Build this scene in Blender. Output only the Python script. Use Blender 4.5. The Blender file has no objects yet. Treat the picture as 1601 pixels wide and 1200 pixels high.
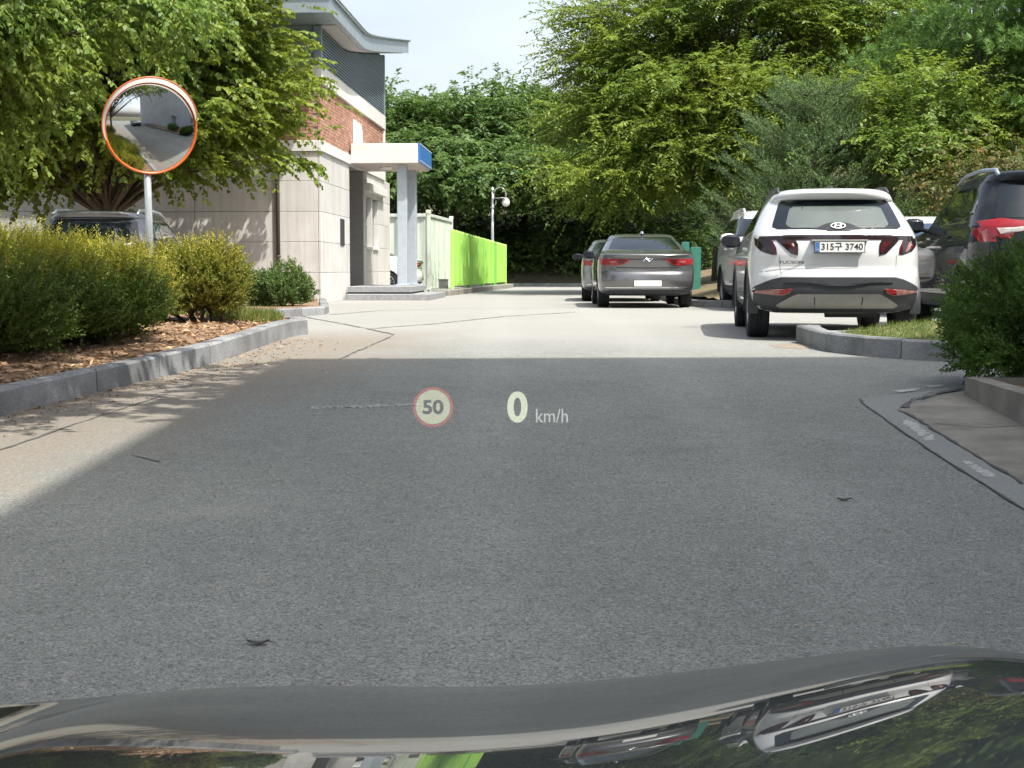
import bpy, bmesh, math, random
import numpy as np
from mathutils import Vector, Matrix
from mathutils.bvhtree import BVHTree

random.seed(7)
RNG = np.random.default_rng(7)
sc = bpy.context.scene
COL = sc.collection
R = math.radians

# ------------------------------------------------------------------ camera
CAM_Z = 0.75                       # above the level yard; the ramp under the car lies lower
FPX = 2400.0                       # focal length in pixels of the 1601 px wide photograph
PITCH = math.atan(180.0 / FPX)
cam_d = bpy.data.cameras.new('camera')
cam = bpy.data.objects.new('camera', cam_d)
COL.objects.link(cam)
cam.location = (0, 0, CAM_Z)
cam.rotation_euler = (math.pi / 2 - PITCH, 0, 0)
cam_d.sensor_width = 36.0
cam_d.lens = 36.0 * FPX / 1601.0
cam_d.clip_start = 0.05
cam_d.clip_end = 6000
sc.camera = cam

# ------------------------------------------------------------------ light
SUN_SHIFT = (-0.40, 0.40)          # shadow displacement per metre of height
_sun_dir = Vector((-SUN_SHIFT[0], -SUN_SHIFT[1], 1.0)).normalized()
SUN_EL = math.asin(_sun_dir.z)
SUN_AZ = math.atan2(_sun_dir.x, _sun_dir.y)
world = bpy.data.worlds.new('World')
sc.world = world
world.use_nodes = True
wn = world.node_tree.nodes
wl = world.node_tree.links
wn.clear()
w_out = wn.new('ShaderNodeOutputWorld')
w_bg = wn.new('ShaderNodeBackground')
w_sky = wn.new('ShaderNodeTexSky')
w_sky.sky_type = 'NISHITA'
w_sky.sun_disc = False
w_sky.sun_elevation = SUN_EL
w_sky.sun_rotation = SUN_AZ
w_sky.air_density = 1.0
w_sky.dust_density = 4.0
w_sky.ozone_density = 1.0
w_bg.inputs['Strength'].default_value = 0.15
# summer haze: the blue is washed out towards a pale grey of the same brightness
w_bw = wn.new('ShaderNodeRGBToBW')
wl.new(w_sky.outputs['Color'], w_bw.inputs[0])
w_hz = wn.new('ShaderNodeMix')
w_hz.data_type = 'RGBA'
w_hz.inputs[0].default_value = 0.55
wl.new(w_sky.outputs['Color'], w_hz.inputs[6])
wl.new(w_bw.outputs[0], w_hz.inputs[7])
# thin high cloud, a few percent brighter and greyer in drifts
w_tc = wn.new('ShaderNodeTexCoord')
w_mp = wn.new('ShaderNodeMapping')
w_mp.inputs['Scale'].default_value = (1.0, 1.0, 3.2)
wl.new(w_tc.outputs['Generated'], w_mp.inputs['Vector'])
w_no = wn.new('ShaderNodeTexNoise')
w_no.inputs['Scale'].default_value = 4.5
w_no.inputs['Detail'].default_value = 5
w_no.inputs['Roughness'].default_value = 0.5
wl.new(w_mp.outputs[0], w_no.inputs['Vector'])
w_cr = wn.new('ShaderNodeMapRange')
w_cr.inputs[1].default_value = 0.35
w_cr.inputs[2].default_value = 0.70
w_cr.inputs[3].default_value = 0.93
w_cr.inputs[4].default_value = 1.12
wl.new(w_no.outputs['Fac'], w_cr.inputs[0])
w_ml = wn.new('ShaderNodeMix')
w_ml.data_type = 'RGBA'
w_ml.blend_type = 'MULTIPLY'
w_ml.inputs[0].default_value = 1.0
wl.new(w_hz.outputs[2], w_ml.inputs[6])
wl.new(w_cr.outputs[0], w_ml.inputs[7])
wl.new(w_ml.outputs[2], w_bg.inputs['Color'])
wl.new(w_bg.outputs['Background'], w_out.inputs['Surface'])
sun_d = bpy.data.lights.new('sun', 'SUN')
sun_d.energy = 3.15
sun_d.angle = R(0.5)
sun_d.color = (1.0, 0.965, 0.89)
sun = bpy.data.objects.new('sun', sun_d)
COL.objects.link(sun)
sun.location = (20, -20, 40)
sun.rotation_euler = (-_sun_dir).to_track_quat('-Z', 'Y').to_euler()
sc.view_settings.view_transform = 'Standard'
sc.view_settings.look = 'None'
sc.view_settings.gamma = 1.0
sc.view_settings.exposure = 1.12
sc.view_settings.use_curve_mapping = False

# ------------------------------------------------------------------ picture to place
_cp, _sp = math.cos(PITCH), math.sin(PITCH)


def ray(px, py):
    u = (px - 800.5) / FPX
    v = (600.0 - py) / FPX
    return np.array([u, _cp + v * _sp, -_sp + v * _cp])


def zg(y):
    """height of the road: a ramp that meets the level yard about 17 m ahead"""
    k = 30.0
    a = -0.72 + 0.0424 * np.asarray(y, float)
    return -np.logaddexp(0, -a * k) / k


def G(px, py, dz=0.0):
    """point of the ground seen at a pixel of the photograph"""
    d = ray(px, py)
    lo, hi = 1.0, 400.0
    f = lambda t: CAM_Z + d[2] * t - (float(zg(d[1] * t)) + dz)
    for _ in range(60):
        m = 0.5 * (lo + hi)
        if f(m) > 0:
            lo = m
        else:
            hi = m
    return Vector((d[0] * lo, d[1] * lo, CAM_Z + d[2] * lo))


def A(px, py, Y):
    """point at distance Y ahead seen at a pixel"""
    d = ray(px, py)
    t = Y / d[1]
    return Vector((d[0] * t, Y, CAM_Z + d[2] * t))


# ------------------------------------------------------------------ object helpers
def tag(o, label=None, cat=None, group=None, kind=None):
    if label: o['label'] = label
    if cat: o['category'] = cat
    if group: o['group'] = group
    if kind: o['kind'] = kind
    return o


def empty(name, loc, rz=0.0, label=None, cat=None, group=None, kind=None):
    o = bpy.data.objects.new(name, None)
    COL.objects.link(o)
    o.location = loc
    o.rotation_euler = (0, 0, rz)
    o.empty_display_size = 0.2
    return tag(o, label, cat, group, kind)


def link_mesh(name, me, mat, parent=None, smooth=False):
    o = bpy.data.objects.new(name, me)
    COL.objects.link(o)
    mats = mat if isinstance(mat, (list, tuple)) else [mat]
    for m in mats:
        me.materials.append(m)
    if parent is not None:
        o.parent = parent
    if smooth:
        me.polygons.foreach_set('use_smooth', [True] * len(me.polygons))
    return o


def copy_tree(o, parent=None):
    c = o.copy()
    COL.objects.link(c)
    if parent is not None:
        c.parent = parent
    for ch in list(o.children):
        copy_tree(ch, c)
    return c


class MB:
    """collects shapes, then links them as one mesh object"""

    def __init__(self):
        self.v, self.f, self.m = [], [], []

    def add(self, verts, faces, mi=0):
        n = len(self.v)
        self.v += [tuple(p) for p in verts]
        self.f += [tuple(i + n for i in fc) for fc in faces]
        self.m += [mi] * len(faces)

    def box(self, x0, x1, y0, y1, z0, z1, mi=0, M=None):
        p = [(x0, y0, z0), (x1, y0, z0), (x1, y1, z0), (x0, y1, z0),
             (x0, y0, z1), (x1, y0, z1), (x1, y1, z1), (x0, y1, z1)]
        if M is not None:
            p = [tuple(M @ Vector(q)) for q in p]
        self.add(p, [(3, 2, 1, 0), (4, 5, 6, 7), (0, 1, 5, 4), (1, 2, 6, 5), (2, 3, 7, 6), (3, 0, 4, 7)], mi)

    def bbox(self, x0, x1, y0, y1, z0, z1, b=0.01, mi=0, M=None):
        """box with chamfered upright and top edges"""
        def ring(z, i):
            return [(x0 + i + b, y0 + i, z), (x1 - i - b, y0 + i, z), (x1 - i, y0 + i + b, z), (x1 - i, y1 - i - b, z),
                    (x1 - i - b, y1 - i, z), (x0 + i + b, y1 - i, z), (x0 + i, y1 - i - b, z), (x0 + i, y0 + i + b, z)]
        p = ring(z0, 0) + ring(z1 - b, 0) + ring(z1, b)
        if M is not None:
            p = [tuple(M @ Vector(q)) for q in p]
        f = [tuple(range(7, -1, -1)), tuple(range(16, 24))]
        for k in range(2):
            for i in range(8):
                j = (i + 1) % 8
                f.append((k * 8 + i, k * 8 + j, k * 8 + 8 + j, k * 8 + 8 + i))
        self.add(p, f, mi)

    def prism(self, poly, z0, z1, mi=0):
        """poly: counter-clockwise (x, y) list"""
        n = len(poly)
        p = [(x, y, z0) for x, y in poly] + [(x, y, z1) for x, y in poly]
        f = [tuple(range(n - 1, -1, -1)), tuple(range(n, 2 * n))]
        for i in range(n):
            j = (i + 1) % n
            f.append((i, j, n + j, n + i))
        self.add(p, f, mi)

    def tube(self, pts, rad, n=8, mi=0, cap=True):
        pts = [Vector(p) for p in pts]
        if not isinstance(rad, (list, tuple)):
            rad = [rad] * len(pts)
        base = len(self.v)
        ref = None
        for i, p in enumerate(pts):
            t = (pts[min(i + 1, len(pts) - 1)] - pts[max(i - 1, 0)]).normalized()
            if ref is None:
                ref = Vector((1, 0, 0)) if abs(t.x) < 0.8 else Vector((0, 1, 0))
            a = (ref - t * ref.dot(t)).normalized()
            b = t.cross(a)
            ref = a
            for k in range(n):
                w = 2 * math.pi * k / n
                self.v.append(tuple(p + (a * math.cos(w) + b * math.sin(w)) * rad[i]))
        for i in range(len(pts) - 1):
            for k in range(n):
                k2 = (k + 1) % n
                self.f.append((base + i * n + k, base + i * n + k2, base + (i + 1) * n + k2, base + (i + 1) * n + k))
                self.m.append(mi)
        if cap:
            self.f.append(tuple(base + k for k in range(n - 1, -1, -1)))
            e = base + (len(pts) - 1) * n
            self.f.append(tuple(e + k for k in range(n)))
            self.m += [mi, mi]

    def lathe(self, prof, n=32, M=None, mi=0, closed=False):
        """prof: (radius, height) list turned about z, placed by M"""
        M = M or Matrix()
        base = len(self.v)
        for r, h in prof:
            for k in range(n):
                w = 2 * math.pi * k / n
                self.v.append(tuple(M @ Vector((r * math.cos(w), r * math.sin(w), h))))
        m = len(prof)
        for i in range(m if closed else m - 1):
            i2 = (i + 1) % m
            for k in range(n):
                k2 = (k + 1) % n
                self.f.append((base + i * n + k, base + i * n + k2, base + i2 * n + k2, base + i2 * n + k))
                self.m.append(mi)

    def build(self, name, mat, parent=None, smooth=False, bevel=None):
        me = bpy.data.meshes.new(name)
        me.from_pydata(self.v, [], self.f)
        me.update()
        mats = mat if isinstance(mat, (list, tuple)) else [mat]
        o = link_mesh(name, me, mats, parent, smooth)
        if len(mats) > 1:
            me.polygons.foreach_set('material_index', self.m)
        if smooth == 'angle':
            smooth_angle(me)
        return o


def smooth_angle(me, ang=35):
    me.polygons.foreach_set('use_smooth', [True] * len(me.polygons))
    bm = bmesh.new()
    bm.from_mesh(me)
    for e in bm.edges:
        if len(e.link_faces) == 2 and e.calc_face_angle(0) > R(ang):
            e.smooth = False
    bm.to_mesh(me)
    bm.free()


def fast_mesh(name, V, F, attr=None, attr_name='tip'):
    """V (n,3), F (m,k) arrays to a mesh quickly"""
    me = bpy.data.meshes.new(name)
    m, k = F.shape
    me.vertices.add(len(V))
    me.vertices.foreach_set('co', np.ascontiguousarray(V, dtype=np.float32).ravel())
    me.loops.add(m * k)
    me.loops.foreach_set('vertex_index', F.astype(np.int32).ravel())
    me.polygons.add(m)
    me.polygons.foreach_set('loop_start', (np.arange(m) * k).astype(np.int32))
    me.update(calc_edges=True)
    if attr is not None:
        a = me.attributes.new(attr_name, 'FLOAT', 'FACE')
        a.data.foreach_set('value', np.asarray(attr, dtype=np.float32))
    return me


# ------------------------------------------------------------------ materials
class NT:
    def __init__(self, name):
        self.mat = bpy.data.materials.new(name)
        self.mat.use_nodes = True
        self.n = self.mat.node_tree.nodes
        self.l = self.mat.node_tree.links
        self.b = self.n['Principled BSDF']
        self.out = self.n['Material Output']

    def new(self, t, **kw):
        nd = self.n.new(t)
        for k, v in kw.items():
            setattr(nd, k, v)
        return nd

    def set(self, **kw):
        for k, v in kw.items():
            s = self.b.inputs[k.replace('_', ' ')]
            if isinstance(v, tuple) and len(v) == 3:
                v = (*v, 1)
            s.default_value = v

    def coord(self, kind='Object'):
        return self.new('ShaderNodeTexCoord').outputs[kind]

    def noise(self, scale, detail=3, rough=0.55, vec=None, dist=0.0):
        nd = self.new('ShaderNodeTexNoise')
        nd.inputs['Scale'].default_value = scale
        nd.inputs['Detail'].default_value = detail
        nd.inputs['Roughness'].default_value = rough
        nd.inputs['Distortion'].default_value = dist
        self.l.new(vec if vec is not None else self.coord(), nd.inputs['Vector'])
        return nd.outputs['Fac']

    def ramp(self, fac, stops, interp='LINEAR'):
        nd = self.new('ShaderNodeValToRGB')
        cr = nd.color_ramp
        cr.interpolation = interp
        while len(cr.elements) < len(stops):
            cr.elements.new(0.5)
        for e, (p, c) in zip(cr.elements, stops):
            e.position = p
            if not isinstance(c, tuple):
                c = (c, c, c)
            e.color = (*c, 1)
        self.l.new(fac, nd.inputs['Fac'])
        return nd.outputs['Color']

    def mix(self, fac, a, b, mode='MIX'):
        nd = self.new('ShaderNodeMix', data_type='RGBA', blend_type=mode)
        for s, v in ((nd.inputs[0], fac), (nd.inputs[6], a), (nd.inputs[7], b)):
            if hasattr(v, 'links'):
                self.l.new(v, s)
            elif isinstance(v, tuple):
                s.default_value = (*v, 1) if len(v) == 3 else v
            else:
                s.default_value = v
        return nd.outputs[2]

    def math(self, op, a, b=0.0, c=None, clamp=False):
        nd = self.new('ShaderNodeMath', operation=op, use_clamp=clamp)
        for s, v in zip(nd.inputs, (a, b, c)):
            if v is None:
                continue
            if hasattr(v, 'links'):
                self.l.new(v, s)
            else:
                s.default_value = v
        return nd.outputs[0]

    def bump(self, h, strength=0.3, dist=0.02):
        nd = self.new('ShaderNodeBump')
        nd.inputs['Strength'].default_value = strength
        nd.inputs['Distance'].default_value = dist
        self.l.new(h, nd.inputs['Height'])
        self.l.new(nd.outputs['Normal'], self.b.inputs['Normal'])

    def base(self, c):
        self.l.new(c, self.b.inputs['Base Color'])


def plain(name, col, rough=0.5, metal=0.0, var=0.12, vscale=6.0, coat=0.0, spec=0.5, bump=0.0, bscale=60):
    m = NT(name)
    m.set(Roughness=rough, Metallic=metal)
    m.b.inputs['Coat Weight'].default_value = coat
    m.b.inputs['Coat Roughness'].default_value = 0.03
    m.b.inputs['Specular IOR Level'].default_value = spec
    lo = tuple(max(0, c * (1 - var)) for c in col)
    hi = tuple(min(1, c * (1 + var)) for c in col)
    m.base(m.ramp(m.noise(vscale, 4), [(0.3, lo), (0.7, hi)]))
    if bump:
        m.bump(m.noise(bscale, 3), bump, 0.01)
    return m.mat


def paint(name, col, metal=0.0, rough=0.35, coat=1.0, flake=0.0):
    m = NT(name)
    m.set(Roughness=rough, Metallic=metal)
    m.b.inputs['Coat Weight'].default_value = coat
    m.b.inputs['Coat Roughness'].default_value = 0.02
    dust = m.ramp(m.noise(3.0, 5, 0.6), [(0.45, 0.0), (0.8, 1.0)])
    m.base(m.mix(m.math('MULTIPLY', dust, 0.10), col, (0.32, 0.30, 0.27)))
    return m.mat


MT = {}


def make_materials():
    # asphalt with a dusting of sand along the left kerb
    m = NT('asphalt')
    P = m.coord()
    sep = m.new('ShaderNodeSeparateXYZ')
    m.l.new(P, sep.inputs[0])
    X, Y = sep.outputs[0], sep.outputs[1]
    big = m.noise(0.35, 5, 0.6, P)
    mid = m.noise(7.0, 5, 0.65, P)
    vor = m.new('ShaderNodeTexVoronoi')
    vor.inputs['Scale'].default_value = 75
    m.l.new(P, vor.inputs['Vector'])
    grain = m.noise(120, 2, 0.7, P)
    c = m.ramp(grain, [(0.33, (0.088, 0.094, 0.086)), (0.47, (0.178, 0.187, 0.170)), (0.60, (0.250, 0.258, 0.235)), (0.75, (0.36, 0.362, 0.33))])
    sc_ = m.new('ShaderNodeSeparateColor')
    m.l.new(vor.outputs['Color'], sc_.inputs[0])
    chipf = m.ramp(sc_.outputs[0], [(0.80, 0.0), (0.95, 1.0)])
    c = m.mix(m.math('MULTIPLY', chipf, 0.45), c, (0.36, 0.355, 0.34))
    darkf = m.ramp(sc_.outputs[1], [(0.82, 0.0), (0.96, 1.0)])
    c = m.mix(m.math('MULTIPLY', darkf, 0.5), c, (0.05, 0.052, 0.055))
    tone = m.ramp(m.math('ADD', m.math('MULTIPLY', big, 0.6), m.math('MULTIPLY', mid, 0.4)), [(0.35, 0.84), (0.65, 1.12)])
    c = m.mix(1.0, c, tone, 'MULTIPLY')
    # wheel tracks, oil drips and old patches
    trk = m.math('ABSOLUTE', m.math('SUBTRACT', m.math('ABSOLUTE', m.math('SUBTRACT', X, m.math('ADD', 0.35, m.math('MULTIPLY', big, 0.5)))), 0.78))
    tf = m.new('ShaderNodeMapRange'); tf.interpolation_type = 'SMOOTHSTEP'
    tf.inputs[1].default_value = 0.42; tf.inputs[2].default_value = 0.05; tf.inputs[3].default_value = 1.0; tf.inputs[4].default_value = 1.10
    m.l.new(trk, tf.inputs[0])
    c = m.mix(1.0, c, tf.outputs[0], 'MULTIPLY')
    stn = m.ramp(m.noise(1.1, 6, 0.7, P, 0.6), [(0.60, 0.0), (0.74, 1.0)])
    c = m.mix(m.math('MULTIPLY', stn, 0.30), c, (0.075, 0.078, 0.076))
    bl = m.ramp(m.noise(0.55, 6, 0.75, P, 0.4), [(0.56, 0.0), (0.70, 1.0)])
    c = m.mix(m.math('MULTIPLY', bl, 0.25), c, (0.31, 0.305, 0.28))
    # the old pale surfacing of the level yard beyond the ramp
    wav = m.noise(0.8, 3, 0.6, P)
    yard = m.ramp(m.math('ADD', Y, m.math('MULTIPLY', wav, 3.0)), [(0, 0.0), (1, 1.0)])
    yf = m.new('ShaderNodeMapRange')
    yf.inputs[1].default_value = 15.0
    yf.inputs[2].default_value = 18.5
    m.l.new(m.math('ADD', Y, m.math('MULTIPLY', wav, 2.0)), yf.inputs[0])
    c = m.mix(m.math('MULTIPLY', yf.outputs[0], 0.55), c, (0.33, 0.318, 0.295))
    # sand
    dk = m.math('SUBTRACT', X, m.math('ADD', -5.522, m.math('MULTIPLY', Y, 0.187)))
    sn = m.noise(1.6, 5, 0.65, P)
    sf = m.new('ShaderNodeMapRange')
    sf.interpolation_type = 'SMOOTHSTEP'
    sf.inputs[1].default_value = 2.15
    sf.inputs[2].default_value = 0.75
    m.l.new(m.math('ADD', dk, m.math('MULTIPLY', m.math('SUBTRACT', sn, 0.5), 1.8)), sf.inputs[0])
    lim = m.new('ShaderNodeMapRange')
    lim.inputs[1].default_value = 19.5
    lim.inputs[2].default_value = 16.5
    m.l.new(Y, lim.inputs[0])
    sandc = m.ramp(m.noise(45, 4, 0.7, P), [(0.3, (0.14, 0.118, 0.092)), (0.55, (0.225, 0.194, 0.156)), (0.75, (0.31, 0.272, 0.222))])
    c = m.mix(m.math('MULTIPLY', m.math('MULTIPLY', sf.outputs[0], lim.outputs[0]), 0.85), c, sandc)
    m.base(c)
    m.set(Roughness=0.86)
    m.b.inputs['Specular IOR Level'].default_value = 0.35
    m.bump(m.math('ADD', grain, m.math('MULTIPLY', vor.outputs['Distance'], 0.5)), 0.55, 0.006)
    MT['asphalt'] = m.mat

    m = NT('soil')
    c = m.ramp(m.noise(18, 6, 0.7), [(0.3, (0.10, 0.062, 0.038)), (0.5, (0.235, 0.145, 0.085)), (0.72, (0.40, 0.27, 0.165))])
    m.base(c)
    m.set(Roughness=0.95)
    m.bump(m.noise(30, 5, 0.7), 0.8, 0.03)
    MT['soil'] = m.mat

    m = NT('ground_earth')
    c = m.ramp(m.noise(2.2, 6, 0.65), [(0.3, (0.060, 0.052, 0.034)), (0.55, (0.085, 0.085, 0.040)), (0.75, (0.15, 0.125, 0.075))])
    m.base(c)
    m.set(Roughness=0.95)
    m.bump(m.noise(14, 5, 0.7), 0.6, 0.05)
    MT['earth'] = m.mat

    m = NT('turf')
    c = m.ramp(m.noise(7, 5, 0.65), [(0.3, (0.055, 0.085, 0.022)), (0.5, (0.10, 0.125, 0.035)), (0.72, (0.23, 0.20, 0.085))])
    m.base(c)
    m.set(Roughness=0.95)
    m.bump(m.noise(60, 4, 0.7), 0.6, 0.02)
    MT['turf'] = m.mat

    m = NT('pale_grit')
    m.base(m.ramp(m.noise(40, 5, 0.75), [(0.3, (0.15, 0.125, 0.095)), (0.55, (0.26, 0.225, 0.175)), (0.75, (0.36, 0.32, 0.26))]))
    m.set(Roughness=0.95)
    m.bump(m.noise(60, 4, 0.7), 0.6, 0.01)
    MT['grit'] = m.mat

    m = NT('bank_earth')
    c = m.ramp(m.noise(3.5, 6, 0.7), [(0.32, (0.075, 0.062, 0.035)), (0.5, (0.15, 0.115, 0.065)), (0.62, (0.19, 0.165, 0.075)), (0.75, (0.105, 0.115, 0.04))])
    m.base(c)
    m.set(Roughness=0.95)
    m.bump(m.noise(25, 5, 0.7), 0.7, 0.03)
    MT['bank'] = m.mat

    m = NT('granite')
    c = m.ramp(m.noise(160, 2, 0.7), [(0.36, (0.13, 0.137, 0.142)), (0.5, (0.25, 0.255, 0.258)), (0.66, (0.37, 0.372, 0.37))])
    stain = m.ramp(m.noise(2.3, 5, 0.65), [(0.35, 0.62), (0.65, 1.08)])
    nd = m.new('ShaderNodeObjectInfo')
    pv = m.ramp(nd.outputs['Random'], [(0, 0.82), (1, 1.10)])
    m.base(m.mix(1.0, m.mix(1.0, c, stain, 'MULTIPLY'), pv, 'MULTIPLY'))
    m.set(Roughness=0.8)
    m.bump(m.noise(90, 3, 0.7), 0.3, 0.006)
    MT['granite'] = m.mat

    m = NT('apron_concrete')
    c = m.ramp(m.noise(3.0, 6, 0.65), [(0.3, (0.14, 0.132, 0.11)), (0.55, (0.23, 0.215, 0.18)), (0.75, (0.30, 0.285, 0.25))])
    sp = m.ramp(m.noise(140, 2, 0.7), [(0.35, 0.85), (0.65, 1.12)])
    m.base(m.mix(1.0, c, sp, 'MULTIPLY'))
    m.set(Roughness=0.88)
    m.bump(m.noise(120, 3, 0.7), 0.3, 0.006)
    MT['concrete'] = m.mat

    m = NT('wall_panel_stone')
    c = m.ramp(m.noise(1.4, 5, 0.6), [(0.3, (0.50, 0.482, 0.455)), (0.7, (0.60, 0.586, 0.56))])
    nd = m.new('ShaderNodeObjectInfo')
    pv = m.ramp(nd.outputs['Random'], [(0, 0.90), (1, 1.06)])
    sp = m.ramp(m.noise(220, 2), [(0.35, 0.93), (0.65, 1.05)])
    mp = m.new('ShaderNodeMapping')
    mp.inputs['Scale'].default_value = (9, 9, 0.5)
    m.l.new(m.coord(), mp.inputs['Vector'])
    drip = m.ramp(m.noise(1.0, 4, 0.7, mp.outputs[0]), [(0.35, 0.86), (0.6, 1.02)])
    m.base(m.mix(1.0, m.mix(1.0, m.mix(1.0, c, pv, 'MULTIPLY'), sp, 'MULTIPLY'), drip, 'MULTIPLY'))
    m.set(Roughness=0.75)
    MT['panel'] = m.mat

    MT['panel_back'] = plain('wall_backing', (0.29, 0.275, 0.25), 0.9)
    MT['white_wall'] = plain('white_render', (0.47, 0.475, 0.48), 0.85, var=0.10, vscale=0.5, bump=0.15)
    MT['trim'] = plain('pale_concrete_trim', (0.60, 0.585, 0.555), 0.7, var=0.07, vscale=2.5)
    MT['soffit'] = plain('soffit_board', (0.52, 0.43, 0.37), 0.7, var=0.06)
    MT['grey_soffit'] = plain('roof_soffit', (0.42, 0.40, 0.385), 0.7, var=0.06)
    MT['zinc'] = plain('zinc_fascia', (0.30, 0.35, 0.385), 0.38, metal=0.35, var=0.12, vscale=3)
    MT['slate_metal'] = plain('slate_blue_metal', (0.25, 0.30, 0.345), 0.42, metal=0.3, var=0.1)
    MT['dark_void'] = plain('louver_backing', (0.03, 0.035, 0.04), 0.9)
    m = NT('brick_clay')
    nd = m.new('ShaderNodeNewGeometry')
    m.base(m.ramp(nd.outputs['Random Per Island'], [(0, (0.30, 0.150, 0.100)), (0.4, (0.37, 0.195, 0.130)), (0.75, (0.42, 0.230, 0.155)), (1, (0.48, 0.29, 0.21))]))
    m.set(Roughness=0.85)
    m.bump(m.noise(90, 3), 0.3, 0.005)
    MT['brick'] = m.mat
    MT['mortar'] = plain('mortar', (0.36, 0.32, 0.28), 0.95)
    MT['column'] = plain('column_steel', (0.40, 0.455, 0.50), 0.4, metal=0.15, var=0.08)
    MT['sign_blue'] = plain('sign_blue', (0.035, 0.145, 0.42), 0.35, var=0.10)
    MT['white_letter'] = plain('white_letter', (0.78, 0.79, 0.80), 0.45, var=0.03)
    MT['recess'] = plain('entrance_panel', (0.235, 0.225, 0.215), 0.55, var=0.08)  # dark grey puts the canopy's shadow into the recess wall colour
    MT['step'] = plain('step_granite', (0.24, 0.245, 0.25), 0.7, var=0.2, vscale=12)
    MT['window'] = plain('window_glass', (0.05, 0.06, 0.065), 0.06, var=0.05, spec=0.8)
    MT['alu'] = plain('window_frame', (0.40, 0.40, 0.395), 0.4, metal=0.4)
    MT['downpipe'] = plain('downpipe_brown', (0.07, 0.062, 0.055), 0.45)

    m = NT('container_paint')
    mp = m.new('ShaderNodeMapping')
    mp.inputs['Scale'].default_value = (6, 6, 0.35)
    m.l.new(m.coord(), mp.inputs['Vector'])
    st = m.noise(1.0, 5, 0.7, mp.outputs[0])
    c = m.ramp(st, [(0.30, (0.40, 0.43, 0.37)), (0.5, (0.60, 0.645, 0.575)), (0.7, (0.68, 0.72, 0.65))])
    rust = m.ramp(m.noise(3.5, 6, 0.7), [(0.64, 0.0), (0.75, 1.0)])
    m.base(m.mix(m.math('MULTIPLY', rust, 0.5), c, (0.30, 0.17, 0.09)))
    m.set(Roughness=0.55)
    MT['container'] = m.mat
    m = NT('lime_paint')
    nd = m.new('ShaderNodeObjectInfo')
    pv = m.ramp(nd.outputs['Random'], [(0, 0.88), (1, 1.06)])
    mp = m.new('ShaderNodeMapping')
    mp.inputs['Scale'].default_value = (5, 5, 0.6)
    m.l.new(m.coord(), mp.inputs['Vector'])
    c = m.ramp(m.noise(1.0, 4, 0.6, mp.outputs[0]), [(0.3, (0.36, 0.64, 0.125)), (0.7, (0.43, 0.71, 0.165))])
    m.base(m.mix(1.0, c, pv, 'MULTIPLY'))
    m.set(Roughness=0.5)
    MT['lime'] = m.mat
    MT['green_post'] = plain('green_post_paint', (0.12, 0.42, 0.075), 0.5, var=0.1)
    MT['teal'] = plain('teal_panel', (0.045, 0.19, 0.15), 0.5, var=0.15)
    MT['galv'] = plain('galvanised_steel', (0.52, 0.545, 0.55), 0.38, metal=0.6, var=0.12, vscale=10)
    MT['lamp_metal'] = plain('lamp_grey_metal', (0.50, 0.51, 0.52), 0.4, metal=0.5)
    MT['opal'] = plain('opal_globe', (0.80, 0.79, 0.72), 0.25, var=0.03)
    MT['orange'] = plain('orange_plastic', (0.62, 0.13, 0.025), 0.35, var=0.15)
    MT['visor_white'] = plain('visor_inside', (0.78, 0.77, 0.74), 0.5, var=0.04)
    m = NT('visor_plastic')
    m.base(m.ramp(m.noise(8, 3), [(0.3, (0.74, 0.72, 0.67)), (0.7, (0.80, 0.78, 0.74))]))
    m.set(Roughness=0.4)
    t = m.new('ShaderNodeBsdfTranslucent')
    t.inputs['Color'].default_value = (0.85, 0.80, 0.70, 1)
    mx = m.new('ShaderNodeMixShader')
    mx.inputs[0].default_value = 0.55
    m.l.new(m.b.outputs[0], mx.inputs[1]); m.l.new(t.outputs[0], mx.inputs[2]); m.l.new(mx.outputs[0], m.out.inputs['Surface'])
    MT['visor_white'] = m.mat
    MT['mirror'] = plain('mirror_face', (0.62, 0.645, 0.655), 0.012, metal=1.0, var=0.015, vscale=2)
    MT['white_line'] = None
    m = NT('worn_white_paint')
    wear = m.ramp(m.noise(22, 6, 0.8), [(0.42, 0.0), (0.60, 1.0)])
    m.base(m.mix(wear, (0.26, 0.268, 0.255), (0.44, 0.45, 0.42)))
    m.set(Roughness=0.8)
    MT['white_line'] = m.mat
    m = NT('gutter_asphalt')
    c = m.ramp(m.noise(110, 3, 0.7), [(0.35, (0.14, 0.148, 0.142)), (0.65, (0.27, 0.278, 0.262))])
    m.base(c)
    m.set(Roughness=0.85)
    m.bump(m.noise(120, 3), 0.4, 0.005)
    MT['gutter'] = m.mat
    MT['crack'] = plain('crack_filler', (0.085, 0.083, 0.078), 0.95, var=0.3, vscale=20)
    MT['chip'] = plain('broken_asphalt', (0.30, 0.30, 0.30), 0.9, var=0.4, vscale=40)

    # cars
    MT['car_white'] = paint('white_car_paint', (0.67, 0.675, 0.665), 0.0, 0.3)
    MT['car_silver'] = paint('silver_car_paint', (0.50, 0.52, 0.54), 0.7, 0.32)
    MT['car_grey'] = paint('grey_car_paint', (0.165, 0.166, 0.170), 0.7, 0.30)
    MT['car_steel'] = paint('steel_car_paint', (0.21, 0.235, 0.245), 0.7, 0.30)
    MT['car_black'] = paint('black_car_paint', (0.008, 0.011, 0.016), 0.0, 0.5, 0.65)
    MT['car_black'].node_tree.nodes['Principled BSDF'].inputs['Specular IOR Level'].default_value = 0.04
    m = NT('bonnet_black_paint')
    m.set(Roughness=0.5)
    m.b.inputs['Coat Weight'].default_value = 0.78
    m.b.inputs['Coat Roughness'].default_value = 0.012
    m.b.inputs['Coat IOR'].default_value = 1.45
    m.b.inputs['Specular IOR Level'].default_value = 0.2
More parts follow.
